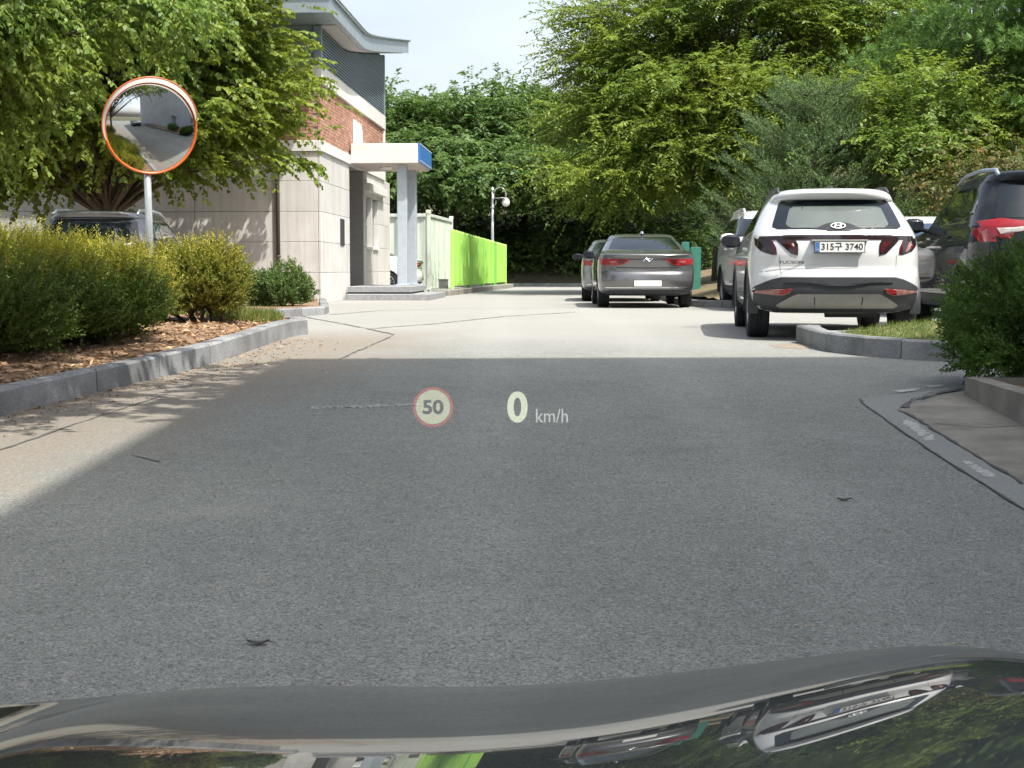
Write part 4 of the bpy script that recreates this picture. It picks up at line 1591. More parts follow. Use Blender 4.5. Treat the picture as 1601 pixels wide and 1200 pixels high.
# teal boards among the trees
for (px0, px1, yt, Yd) in ((1066, 1078, 378, 41.0), (1080, 1096, 386, 41.6)):
    a, b = A(px0, yt, Yd), A(px1, yt, Yd)
    r_ = empty('site_board', (a.x, Yd, 0.12), 0, 'tall narrow teal board, leftmost of the pair among the trees' if px0 == 1066 else 'wider teal board standing just right of the other under the trees', 'board', 'teal boards under the trees')
    mb = MB(); mb.bbox(0, b.x - a.x, 0, 0.04, 0, a.z - 0.12, 0.006); mb.build('panel', MT['teal'], r_)
    mb = MB(); mb.tube([(0.02, 0.08, -0.1), (0.02, 0.08, a.z - 0.2)], 0.025, 6); mb.build('post', MT['lamp_metal'], r_)

# ------------------------------------------------------------------ vehicles
def pchip(x, y, xi):
    """monotone cubic interpolation"""
    x, y, xi = map(lambda a: np.asarray(a, float), (x, y, xi))
    h = np.diff(x)
    dl = np.diff(y) / h
    d = np.zeros_like(y)
    for i in range(1, len(x) - 1):
        if dl[i - 1] * dl[i] > 0:
            w1, w2 = 2 * h[i] + h[i - 1], h[i] + 2 * h[i - 1]
            d[i] = (w1 + w2) / (w1 / dl[i - 1] + w2 / dl[i])
    d[0], d[-1] = dl[0], dl[-1]
    k = np.clip(np.searchsorted(x, xi) - 1, 0, len(x) - 2)
    t = (xi - x[k]) / h[k]
    return ((1 + 2 * t) * (1 - t) ** 2 * y[k] + t * (1 - t) ** 2 * h[k] * d[k] + t * t * (3 - 2 * t) * y[k + 1] + t * t * (t - 1) * h[k] * d[k + 1])


def body_mesh(table, levels=84, rr=0.62, rf=0.75, nexp=2.7, wheels=None):
    """car shell from level curves: rows of (z, rear y, front y, half width)"""
    T = np.array(table, float)
    ds = np.sqrt(np.diff(T[:, 0]) ** 2 + (0.45 * np.diff(T[:, 1])) ** 2 + (0.25 * np.diff(T[:, 2])) ** 2 + (0.5 * np.diff(T[:, 3])) ** 2) + 0.01
    s = np.concatenate([[0], np.cumsum(ds)])
    si = np.unique(np.concatenate([np.linspace(0, s[-1], levels), s]))
    c = [pchip(s, T[:, k], si) for k in range(4)]
    V = []
    nq, nside = 13, 18
    for z, yr, yf, w in zip(*c):
        a_ = min(rr, 0.48 * (yf - yr)); b_ = min(rf, 0.48 * (yf - yr))
        half = []
        for t in np.linspace(0, math.pi / 2, nq):
            half.append((w * math.sin(t) ** (2 / nexp), yr + a_ * (1 - max(math.cos(t), 0) ** (2 / nexp))))
        for t in np.linspace(0, 1, nside + 2)[1:-1]:
            half.append((w, yr + a_ + (yf - b_ - yr - a_) * t))
        for t in np.linspace(math.pi / 2, 0, nq):
            half.append((w * math.sin(t) ** (2 / nexp), yf - b_ * (1 - max(math.cos(t), 0) ** (2 / nexp))))
        ring = half + [(-x, y) for x, y in half[-2:0:-1]]
        V += [(x, y, z) for x, y in ring]
    n = len(ring)
    L = len(si)
    F = [(i * n + k, i * n + (k + 1) % n, (i + 1) * n + (k + 1) % n, (i + 1) * n + k) for i in range(L - 1) for k in range(n)]
    F.append(tuple(range(n - 1, -1, -1)))
    F.append(tuple((L - 1) * n + k for k in range(n)))
    me = bpy.data.meshes.new('body')
    me.from_pydata(V, [], F)
    me.update()
    if wheels:
        o = bpy.data.objects.new('shell', me)
        COL.objects.link(o)
        mb = MB()
        for x, y, r in (q[:3] for q in wheels):
            mb.lathe([(0, -0.30), (r, -0.30), (r, 0.40), (0, 0.40)], 40, Matrix.Translation((x, y, wheels[0][3] if len(wheels[0]) > 3 else 0.36)) @ Matrix.Rotation(math.pi / 2 * (1 if x > 0 else -1), 4, 'Y'))
        cme = bpy.data.meshes.new('cut')
        cme.from_pydata(mb.v, [], mb.f)
        bm = bmesh.new(); bm.from_mesh(cme)
        bmesh.ops.remove_doubles(bm, verts=bm.verts, dist=1e-5)
        bmesh.ops.recalc_face_normals(bm, faces=bm.faces)
        bm.to_mesh(cme); bm.free()
        co = bpy.data.objects.new('cutter', cme)
        COL.objects.link(co)
        md = o.modifiers.new('b', 'BOOLEAN')
        md.operation = 'DIFFERENCE'; md.object = co; md.solver = 'EXACT'
        dg = bpy.context.evaluated_depsgraph_get()
        me2 = bpy.data.meshes.new_from_object(o.evaluated_get(dg))
        bpy.data.objects.remove(o); bpy.data.objects.remove(co); bpy.data.meshes.remove(me)
        me = me2
    me.name = 'body'
    me.materials.clear()
    smooth_angle(me, 38)
    return me


def bvh_of(me):
    return BVHTree.FromPolygons([v.co.copy() for v in me.vertices], [tuple(p.vertices) for p in me.polygons])


def skin_patch(bvh, outline, axis, name, mat, parent, off=0.005, thick=0.03, rows=9, cols=16, side=1, smooth=True):
    """a shaped piece lying on the shell, cut to an outline; axis says from where it is laid on"""
    zs = [p[1] for p in outline]
    z0, z1 = min(zs), max(zs)
    V, B = [], []
    n = len(outline)
    for i in range(rows + 1):
        z = z0 + (z1 - z0) * min(max(i / rows, 0.004), 0.996)
        xs = []
        for k in range(n):
            (xa, za), (xb, zb) = outline[k], outline[(k + 1) % n]
            if (za - z) * (zb - z) <= 0 and za != zb:
                xs.append(xa + (xb - xa) * (z - za) / (zb - za))
        a, b = min(xs), max(xs)
        for j in range(cols + 1):
            x = a + (b - a) * j / cols
            if axis == 'rear': o_, d_ = Vector((x, -4, z)), Vector((0, 1, 0))
            elif axis == 'front': o_, d_ = Vector((x, 10, z)), Vector((0, -1, 0))
            elif axis == 'side': o_, d_ = Vector((side * 4, x, z)), Vector((-side, 0, 0))
            else: o_, d_ = Vector((x, z, 5)), Vector((0, 0, -1))
            h, nn, _, _ = bvh.ray_cast(o_, d_)
            if h is None:
                h, nn, _, _ = bvh.find_nearest(o_ + d_ * 3.5)
            V.append(h - d_ * off)
            B.append(h + d_ * thick)
    m = cols + 1
    N = len(V)
    F = []
    for i in range(rows):
        for j in range(cols):
            q = (i * m + j, i * m + j + 1, (i + 1) * m + j + 1, (i + 1) * m + j)
            F.append(q)
    edge = [j for j in range(m)] + [i * m + cols for i in range(1, rows + 1)] + [rows * m + j for j in range(cols - 1, -1, -1)] + [i * m for i in range(rows - 1, 0, -1)]
    for a, b in zip(edge, edge[1:] + edge[:1]):
        F.append((a, N + a, N + b, b))
    me = bpy.data.meshes.new(name)
    me.from_pydata([tuple(p) for p in V + B], [], F)
    me.update()
    bm = bmesh.new(); bm.from_mesh(me)
    loose = [v for v in bm.verts if not v.link_faces]
    bmesh.ops.delete(bm, geom=loose, context='VERTS')
    bmesh.ops.recalc_face_normals(bm, faces=bm.faces)
    bm.to_mesh(me); bm.free()
    smooth_angle(me, 40)
    return link_mesh(name, me, mat, parent)


def mirror_x(o):
    """matching part on the other side"""
    c = o.copy()
    c.data = o.data.copy()
    c.data.transform(Matrix.Scale(-1, 4, (1, 0, 0)))
    c.data.flip_normals()
    COL.objects.link(c)
    c.parent = o.parent
    for ch in o.children:
        d = mirror_x(ch)
        d.parent = c
    return c


_wheel_cache = {}


def wheel(parent, x, y, r, w=0.235, style=5):
    key = (round(r, 3), w, style, x > 0)
    s = 1 if x > 0 else -1
    if key not in _wheel_cache:
        M = Matrix.Rotation(math.pi / 2 * s, 4, 'Y')
        h = w / 2
        mb = MB()
        mb.lathe([(r * 0.64, -h * 0.85), (r * 0.80, -h), (r * 0.93, -h * 0.98), (r * 0.985, -h * 0.82), (r, -h * 0.55), (r, -h * 0.2), (r * 0.975, -h * 0.18), (r * 0.975, -h * 0.12), (r, -h * 0.10),
                  (r, h * 0.10), (r * 0.975, h * 0.12), (r * 0.975, h * 0.18), (r, h * 0.2), (r, h * 0.55), (r * 0.985, h * 0.82), (r * 0.93, h * 0.98), (r * 0.80, h), (r * 0.64, h * 0.85)], 44, M)
        tyre = mb
        rim = MB()
        rim.lathe([(r * 0.66, h * 0.86), (r * 0.62, h * 0.90), (r * 0.60, h * 0.3), (r * 0.60, -h * 0.8)], 40, M)
        rim.lathe([(0, h * 0.78), (r * 0.13, h * 0.76), (r * 0.17, h * 0.55), (r * 0.17, 0)], 20, M)
        for k in range(style):
            for da in (-0.13, 0.13):
                a = 2 * math.pi * k / style + da
                ca, sa = math.cos(a), math.sin(a)
                b = 2 * math.pi * k / style + da * 1.9
                p0 = Vector((r * 0.12 * ca, r * 0.12 * sa, h * 0.62)); p1 = Vector((r * 0.615 * math.cos(b), r * 0.615 * math.sin(b), h * 0.80))
                n = Vector((-sa, ca, 0)) * r * 0.045
                dz = Vector((0, 0, h * 0.35))
                V = [M @ q for q in (p0 - n, p0 + n, p1 + n, p1 - n, p0 - n - dz, p0 + n - dz, p1 + n - dz, p1 - n - dz)]
                rim.add(V, [(0, 1, 2, 3), (7, 6, 5, 4), (0, 4, 5, 1), (1, 5, 6, 2), (2, 6, 7, 3), (3, 7, 4, 0)])
        dk = MB()
        dk.lathe([(0, -h * 0.2), (r * 0.585, -h * 0.2)], 28, M)
        _wheel_cache[key] = (tyre, rim, dk)
        o = tyre.build('wheel', MT['rubber'], parent, 'angle')
        a = rim.build('rim', MT['rim'], o, 'angle')
        b = dk.build('brake_disc', MT['plastic'], o)
        _wheel_cache[key] = (o.data, a.data, b.data)
        o.location = (x, y, r)
        return o
    d = _wheel_cache[key]
    o = bpy.data.objects.new('wheel', d[0]); COL.objects.link(o); o.parent = parent; o.location = (x, y, r)
    for nm, dd in (('rim', d[1]), ('brake_disc', d[2])):
        c = bpy.data.objects.new(nm, dd); COL.objects.link(c); c.parent = o
    return o


def side_mirror(parent, x, y, z, mat, s=-1, size=1.0):
    mb = MB()
    prof = [(-0.11, 0.02), (-0.10, 0.085), (0.0, 0.105), (0.10, 0.085), (0.13, 0.03)]
    V, F = [], []
    n = 14
    for i, (u, r) in enumerate([(-0.115, 0.012), (-0.10, 0.062), (-0.03, 0.082), (0.05, 0.080), (0.11, 0.055), (0.13, 0.012)]):
        for k in range(n):
            a = 2 * math.pi * k / n
            V.append((x + s * (0.11 + u) * size, y + math.cos(a) * r * 1.0 * size * 0.8 + 0.03, z + math.sin(a) * r * size * 1.05))
    for i in range(5):
        for k in range(n):
            F.append((i * n + k, i * n + (k + 1) % n, (i + 1) * n + (k + 1) % n, (i + 1) * n + k))
    F += [tuple(range(n)), tuple(5 * n + k for k in range(n))]
    mb.add(V, F)
    mb.tube([(x - s * 0.10, y + 0.05, z - 0.07), (x + s * 0.03, y + 0.04, z - 0.045)], 0.028, 8)
    o = mb.build('door_mirror', mat, parent, 'angle')
    g_ = MB()
    g_.box(x + s * 0.02 if s > 0 else x + s * 0.21, x + s * 0.21 if s > 0 else x + s * 0.02, y - 0.040 * size, y - 0.034 * size, z - 0.055, z + 0.055)
    g_.build('mirror_glass', MT['car_glass'], o)
    return o


def licence_plate(parent, y, z, text, w=0.52, h=0.11, blue=True, x=0.0, tilt=0.0):
    mb = MB(); mb.bbox(x - w / 2 - 0.008, x + w / 2 + 0.008, y, y + 0.012, z - h / 2 - 0.008, z + h / 2 + 0.008, 0.003)
    o = mb.build('licence_plate', MT['ink'], parent)
    mb = MB(); mb.box(x - w / 2, x + w / 2, y - 0.004, y - 0.001, z - h / 2, z + h / 2)
    mb.build('plate_face', MT['plate'], o)
    if blue:
        mb = MB(); mb.box(x - w / 2 + 0.003, x - w / 2 + 0.052, y - 0.006, y - 0.0045, z - h / 2 + 0.003, z + h / 2 - 0.003)
        mb.build('plate_band', MT['plate_blue'], o)
        me = text_mesh('KOR', 0.020, 0.0, 0.0005)
        link_mesh('plate_lettering', upright(me, x - w / 2 + 0.028, y - 0.0075, z - 0.028), MT['plate'], o)
    if text:
        me = text_mesh(text, 0.094, 0.0012, 0.0006)
        xs = [v.co.x for v in me.vertices]
        sc_ = (w - 0.085 if blue else w - 0.05) / (max(xs) - min(xs))
        mid = (max(xs) + min(xs)) / 2
        for v in me.vertices:
            v.co.x = (v.co.x - mid) * sc_
        link_mesh('plate_lettering', upright(me, x + (0.026 if blue else 0), y - 0.006, z), MT['ink'], o)
    return o


def gap_line(bvh, pts, axis, parent, w=0.007, side=1, mat='ink'):
    """thin dark joint between panels"""
    V = []
    P = []
    for a, b in zip(pts[:-1], pts[1:]):
        n = max(2, int(math.dist(a, b) / 0.04))
        P += [(a[0] + (b[0] - a[0]) * i / n, a[1] + (b[1] - a[1]) * i / n) for i in range(n)]
    P.append(pts[-1])
    for i, p in enumerate(P):
        q, r = P[max(i - 1, 0)], P[min(i + 1, len(P) - 1)]
        t = Vector((r[0] - q[0], r[1] - q[1])).normalized()
        n = Vector((-t.y, t.x)) * w / 2
        for s in (-1, 1):
            a, b = p[0] + n.x * s, p[1] + n.y * s
            if axis == 'rear': o_, d_ = Vector((a, -4, b)), Vector((0, 1, 0))
            elif axis == 'side': o_, d_ = Vector((side * 4, a, b)), Vector((-side, 0, 0))
            else: o_, d_ = Vector((a, b, 5)), Vector((0, 0, -1))
            h, _, _, _ = bvh.ray_cast(o_, d_)
            if h is None:
                h, _, _, _ = bvh.find_nearest(o_ + d_ * 3.5)
            V.append(tuple(h - d_ * 0.002))
    mb = MB()
    mb.add(V, [(2 * i, 2 * i + 1, 2 * i + 3, 2 * i + 2) for i in range(len(P) - 1)])
    return mb.build('panel_gap', MT[mat], parent)


def arch_trim(parent, x, y, zc, r, mat, s, w=0.05, a0=-10, a1=190, depth=0.10):
    mb = MB()
    V, F = [], []
    n = 26
    for i in range(n + 1):
        a = R(a0 + (a1 - a0) * i / n)
        for rr, xx in ((r, x - s * depth), (r, x + s * 0.012), (r + w, x + s * 0.008), (r + w, x - s * depth)):
            V.append((xx, y + rr * math.cos(a), zc + rr * math.sin(a)))
    for i in range(n):
        for k in range(3):
            F.append((i * 4 + k, i * 4 + k + 1, i * 4 + 4 + k + 1, i * 4 + 4 + k))
    mb.add(V, F)
    return mb.build('wheel_arch', mat, parent, 'angle')


SUV = [(0.29, 0.34, 4.20, 0.80), (0.345, 0.13, 4.42, 0.875), (0.44, 0.04, 4.55, 0.915), (0.56, 0.0, 4.60, 0.925), (0.69, 0.005, 4.63, 0.927), (0.76, 0.035, 4.62, 0.928), (0.80, 0.050, 4.60, 0.928),
       (0.92, 0.045, 4.52, 0.925), (1.02, 0.055, 4.36, 0.915), (1.09, 0.075, 3.95, 0.902), (1.13, 0.085, 3.50, 0.892), (1.19, 0.13, 3.30, 0.872), (1.30, 0.24, 3.08, 0.825), (1.42, 0.37, 2.80, 0.765),
       (1.515, 0.47, 2.50, 0.705), (1.535, 0.40, 2.44, 0.685), (1.60, 0.36, 2.22, 0.64), (1.645, 0.45, 2.05, 0.56), (1.667, 0.80, 1.80, 0.40), (1.675, 1.15, 1.5, 0.12)]
SEDAN = [(0.235, 0.35, 4.45, 0.80), (0.29, 0.12, 4.68, 0.87), (0.38, 0.03, 4.80, 0.910), (0.52, 0.0, 4.84, 0.925), (0.64, 0.02, 4.85, 0.930), (0.72, 0.055, 4.82, 0.932), (0.80, 0.050, 4.72, 0.930),
         (0.90, 0.035, 4.40, 0.922), (0.97, 0.03, 3.85, 0.908), (1.015, 0.02, 3.55, 0.893), (1.035, 0.05, 3.46, 0.885), (1.055, 0.22, 3.40, 0.872), (1.075, 0.46, 3.32, 0.858), (1.11, 0.66, 3.20, 0.832), (1.20, 0.92, 2.98, 0.775), (1.30, 1.22, 2.70, 0.715),
         (1.385, 1.52, 2.42, 0.655), (1.425, 1.72, 2.25, 0.60), (1.445, 1.87, 2.13, 0.48), (1.455, 1.95, 2.06, 0.2)]
TALL = [(0.24, 0.30, 4.55, 0.84), (0.34, 0.10, 4.72, 0.915), (0.48, 0.02, 4.80, 0.955), (0.62, 0.0, 4.83, 0.968), (0.78, 0.02, 4.85, 0.972), (0.95, 0.045, 4.80, 0.970), (1.05, 0.05, 4.66, 0.962), (1.12, 0.055, 4.25, 0.952), (1.17, 0.065, 3.75, 0.942),
        (1.22, 0.10, 3.52, 0.925), (1.36, 0.19, 3.28, 0.880), (1.52, 0.30, 2.98, 0.815), (1.64, 0.385, 2.72, 0.765), (1.66, 0.33, 2.66, 0.75), (1.73, 0.31, 2.42, 0.70), (1.765, 0.42, 2.2, 0.62), (1.78, 0.85, 1.9, 0.45), (1.785, 1.3, 1.6, 0.12)]


def scaled(t, sy=1.0, sw=1.0, sz=1.0):
    return [(z * sz, a * sy, b * sy, w * sw) for z, a, b, w in t]


def add_wheels(root, wb0, wb1, tr, r, style=5, w=0.235):
    for y in (wb0, wb1):
        for s in (-1, 1):
            wheel(root, s * tr, y, r, w, style)


def under_parts(root, L, r, wb0, wb1):
    mb = MB()
    mb.box(-0.55, 0.55, 0.5, L - 0.6, 0.29, 0.40)
    mb.tube([(-0.72, wb0, r), (0.72, wb0, r)], 0.05, 8)
    mb.tube([(0.3, 0.35, 0.31), (0.3, wb0 + 0.4, 0.32)], 0.045, 8)
    mb.tube([(-0.1, 0.42, 0.32), (0.45, 0.42, 0.32)], 0.08, 10)
    mb.build('underbody', MT['under'], root)


def side_glass(bvh, root, outlines, side, mat='car_glass'):
    for ol in outlines:
        skin_patch(bvh, ol, 'side', 'side_window', MT[mat], root, 0.004, 0.02, 8, 12, side)


# ---- white SUV, the nearest parked car
def white_suv():
    root = empty('parked_car', (3.49, 16.42, float(zg(17))), R(-5.5), 'white SUV with plate 315 3740, seen from behind beside the grass island', 'car')
    r = 0.365
    wy0, wy1, tr = 0.93, 3.68, 0.80
    me = body_mesh(SUV, 92, 0.66, 0.8, 2.6, [(0.80, wy0, 0.425, r), (-0.80, wy0, 0.425), (0.80, wy1, 0.425), (-0.80, wy1, 0.425)])
    bvh = bvh_of(me)
    b = link_mesh('body', me, MT['car_white'], root)
    sp = lambda *a, **k: skin_patch(bvh, *a, **k)
    # tailgate glass: black border and the clearer pane within
    fr = [(-0.69, 1.205), (-0.40, 1.182), (0, 1.176), (0.40, 1.182), (0.69, 1.205), (0.685, 1.26), (0.60, 1.50), (0.55, 1.526), (-0.55, 1.526), (-0.60, 1.50), (-0.685, 1.26)]
    w = sp(fr, 'rear', 'rear_window', MT['car_glass'], root, off=0.006, rows=14, cols=24)
    inn = [(-0.555, 1.245), (-0.50, 1.215), (-0.22, 1.205), (-0.13, 1.255), (0.13, 1.255), (0.22, 1.205), (0.50, 1.215), (0.555, 1.245), (0.50, 1.44), (0.44, 1.46), (-0.44, 1.46), (-0.50, 1.44)]
    sp([(-0.55, 1.25), (-0.49, 1.215), (0.49, 1.215), (0.55, 1.25), (0.495, 1.43), (0.45, 1.455), (-0.45, 1.455), (-0.495, 1.43)], 'rear', 'clear_pane', MT['tint_glass'], w, off=0.0075, thick=0.001, rows=10, cols=20)
    sp([(-0.26, 1.20), (0.26, 1.20), (0.12, 1.262), (0.06, 1.274), (-0.06, 1.274), (-0.12, 1.262)], 'rear', 'emblem_field', MT['car_glass'], w, off=0.009, thick=0.002, rows=5, cols=12)
    # emblem: slanted H in an ellipse
    h, nn, _, _ = bvh.ray_cast(Vector((0, -4, 1.235)), Vector((0, 1, 0)))
    tl = math.atan2(0.11, 0.11) - R(4)
    EM = Matrix.Translation((0, h.y - 0.016, 1.235)) @ Matrix.Rotation(R(90 - 42), 4, 'X')
    mb = MB()
    n = 36
    V, F = [], []
    for k in range(n):
        a = 2 * math.pi * k / n
        ca, sa = math.cos(a), math.sin(a)
        for sx, sy, zz in ((0.080, 0.044, 0.0), (0.080, 0.044, 0.006), (0.069, 0.034, 0.006), (0.069, 0.034, 0.0)):
            V.append(tuple(EM @ Vector((sx * ca, sy * sa, zz))))
    for k in range(n):
        for j in range(3):
            k2 = (k + 1) % n
            F.append((k * 4 + j, k2 * 4 + j, k2 * 4 + j + 1, k * 4 + j + 1))
    mb.add(V, F)
    sl = 0.010
    for x0 in (-0.038, 0.022):
        V = [EM @ Vector(p) for p in ((x0 - sl, -0.031, 0.006), (x0 + 0.016 - sl, -0.031, 0.006), (x0 + 0.016 + sl, 0.031, 0.006), (x0 + sl, 0.031, 0.006),
                                      (x0 - sl, -0.031, 0.0), (x0 + 0.016 - sl, -0.031, 0.0), (x0 + 0.016 + sl, 0.031, 0.0), (x0 + sl, 0.031, 0.0))]
        mb.add(V, [(0, 1, 2, 3), (0, 4, 5, 1), (1, 5, 6, 2), (2, 6, 7, 3), (3, 7, 4, 0)])
    V = [EM @ Vector(p) for p in ((-0.030, -0.010, 0.006), (0.030, -0.001, 0.006), (0.032, 0.011, 0.006), (-0.028, 0.002, 0.006), (-0.030, -0.010, 0), (0.030, -0.001, 0), (0.032, 0.011, 0), (-0.028, 0.002, 0))]
    mb.add(V, [(0, 1, 2, 3), (0, 4, 5, 1), (1, 5, 6, 2), (2, 6, 7, 3), (3, 7, 4, 0)])
    mb.build('emblem', MT['white_letter'], root)
    me_t = text_mesh('SMART', 0.026, 0.0004, 0.0006) if False else None
    # light bar and the two-clawed lamps
    lb = sp([(-0.84, 1.085), (0.84, 1.085), (0.82, 1.128), (0.55, 1.138), (-0.55, 1.138), (-0.82, 1.128)], 'rear', 'light_bar', MT['smoked_lens'], root, off=0.010, rows=5, cols=40)
    sp([(-0.55, 1.106), (0.55, 1.106), (0.55, 1.118), (-0.55, 1.118)], 'rear', 'light_strip', MT['smoked_lens'], lb, off=0.012, thick=0.001, rows=2, cols=24)
    for s in (-1, 1):
        f = lambda pts: [(s * x, z) for x, z in pts]
        c1 = sp(f([(0.875, 1.115), (0.87, 1.03), (0.80, 0.955), (0.70, 0.925), (0.645, 0.925), (0.655, 1.00), (0.70, 1.09)]), 'rear', 'tail_light', MT['smoked_lens'], root, off=0.008, rows=10, cols=10)
        sp(f([(0.72, 1.075), (0.69, 1.0), (0.675, 0.935), (0.655, 0.935), (0.66, 1.0), (0.69, 1.075)]), 'rear', 'light_strip', MT['dark_red_lens'], c1, off=0.0105, thick=0.001, rows=6, cols=4)
        sp(f([(0.80, 1.06), (0.79, 1.00), (0.745, 0.955), (0.72, 0.95), (0.745, 1.01), (0.775, 1.065)]), 'rear', 'light_strip', MT['pink_lens' if s > 0 else 'smoked_lens'], c1, off=0.0105, thick=0.001, rows=6, cols=4)
        c2 = sp(f([(0.66, 1.088), (0.56, 0.99), (0.49, 0.925), (0.43, 0.918), (0.425, 0.97), (0.43, 1.04), (0.46, 1.088)]), 'rear', 'tail_light', MT['smoked_lens'], root, off=0.008, rows=10, cols=10)
        sp(f([(0.55, 1.06), (0.49, 0.985), (0.455, 0.94), (0.44, 0.945), (0.445, 1.0), (0.475, 1.06)]), 'rear', 'light_strip', MT['dark_red_lens'], c2, off=0.0105, thick=0.001, rows=6, cols=5)
        if s < 0:
            sp(f([(0.50, 1.045), (0.475, 1.01), (0.462, 1.015), (0.48, 1.05)]), 'rear', 'reversing_lamp', MT['clear_lens'], c2, off=0.012, thick=0.001, rows=4, cols=4)
    licence_plate(root, -0.005, 1.005, '315\uad6c 3740')
    mb = MB(); mb.bbox(-0.30, 0.30, -0.012, 0.08, 1.066, 1.082, 0.004); mb.build('plate_garnish', MT['skid'], root)
    me_t = text_mesh('TUCSON', 0.042, 0.0008, 0.0012, 1.55)
    h, _, _, _ = bvh.ray_cast(Vector((-0.40, -4, 0.86)), Vector((0, 1, 0)))
    o = link_mesh('model_lettering', upright(me_t, -0.50, h.y - 0.006, 0.842), MT['ink'], root)
    o.rotation_euler = (0, 0, 0)
    # seams and bumper
    for s in (-1, 1):
        gap_line(bvh, [(s * 0.62, 0.92), (s * 0.615, 0.80), (s * 0.60, 0.70)], 'rear', root, 0.006, mat='skid')
    gap_line(bvh, [(-0.84, 0.735), (-0.6, 0.772), (0, 0.778), (0.6, 0.772), (0.84, 0.735)], 'rear', root, 0.010, mat='skid')
    cl = sp([(-0.925, 0.43), (-0.87, 0.33), (-0.80, 0.296), (0.80, 0.296), (0.87, 0.33), (0.925, 0.43), (0.925, 0.515), (0.88, 0.58), (0.72, 0.655), (0.60, 0.685), (-0.60, 0.685), (-0.72, 0.655), (-0.88, 0.58), (-0.925, 0.515)],
            'rear', 'bumper_cladding', MT['plastic'], root, off=0.014, rows=16, cols=44)
    sp([(-0.60, 0.628), (-0.20, 0.605), (-0.13, 0.59), (0.13, 0.59), (0.20, 0.605), (0.60, 0.628), (0.56, 0.645), (-0.56, 0.645)], 'rear', 'bumper_ridge', MT['plastic'], cl, off=0.030, rows=3, cols=24)
    sk = sp([(-0.60, 0.345), (0.60, 0.345), (0.66, 0.375), (0.50, 0.475), (0.43, 0.502), (-0.43, 0.502), (-0.50, 0.475), (-0.66, 0.375)], 'rear', 'skid_plate', MT['skid'], root, off=0.030, rows=8, cols=24)
    for s in (-1, 1):
        gap_line(bvh_of(sk.data), [(s * 0.245, 0.35), (s * 0.255, 0.47)], 'rear', sk, 0.012)
        f = lambda pts: [(s * x, z) for x, z in pts]
        rl = sp(f([(0.87, 0.505), (0.60, 0.482), (0.52, 0.505), (0.48, 0.56), (0.72, 0.55), (0.865, 0.535)]), 'rear', 'reflector', MT['pink_lens'], root, off=0.022, rows=6, cols=14)
        sp(f([(0.62, 0.488), (0.55, 0.50), (0.485, 0.555), (0.56, 0.555), (0.62, 0.545)]), 'rear', 'red_lens', MT['red_lens'], rl, off=0.025, thick=0.002, rows=5, cols=6)
    mb = MB(); mb.tube([(0, 1.05, 1.652), (0, 0.92, 1.672), (0, 0.86, 1.668)], [0.035, 0.028, 0.008], 8); mb.build('antenna', MT['plastic'], root, True)
    # flanks
    for s in (-1, 1):
        side_glass(bvh, root, [[(0.80, 1.20), (1.16, 1.175), (1.12, 1.42), (1.02, 1.40), (0.78, 1.25)],
                               [(1.20, 1.172), (2.10, 1.14), (2.06, 1.545), (1.55, 1.545), (1.20, 1.46), (1.17, 1.40)],
                               [(2.16, 1.138), (3.28, 1.13), (3.10, 1.20), (2.55, 1.50), (2.35, 1.54), (2.13, 1.545)]], s)
        sp([(1.36, 0.24), (3.24, 0.24), (3.24, 0.40), (1.36, 0.40)], 'side', 'sill_cladding', MT['plastic'], root, off=0.012, side=s, rows=4, cols=20)
        for yy in (wy0, wy1):
            arch_trim(root, s * 0.925, yy, r, 0.42, MT['plastic'], s, 0.055)
        gap_line(bvh, [(2.13, 1.13), (2.12, 0.42)], 'side', root, 0.008, s)
        gap_line(bvh, [(1.22, 1.16), (1.36, 0.80), (1.42, 0.50)], 'side', root, 0.008, s)
        gap_line(bvh, [(3.22, 1.10), (3.22, 0.45)], 'side', root, 0.008, s)
        mb = MB(); mb.bbox(min(s * 0.905, s * 0.945), max(s * 0.905, s * 0.945), 1.45, 1.68, 0.99, 1.02, 0.006); mb.build('door_handle', MT['car_white'], root)
        mb = MB(); mb.tube([(s * 0.60, 0.72, 1.612), (s * 0.592, 0.9, 1.665), (s * 0.585, 1.5, 1.685), (s * 0.60, 2.1, 1.66), (s * 0.63, 2.35, 1.59)], [0.016, 0.02, 0.02, 0.02, 0.012], 8); mb.build('roof_rail', MT['plastic'], root, True)
        side_mirror(root, s * 0.90, 2.92, 1.12, MT['car_black'], s)
    skin_patch(bvh, [(-0.62, 2.52), (0.62, 2.52), (0.78, 3.25), (-0.78, 3.25)], 'top', 'windscreen', MT['car_glass'], root, 0.004, 0.02, 10, 16)
    under_parts(root, 4.6, r, wy0, wy1)
    add_wheels(root, wy0, wy1, tr, r)
    return root


white_suv()


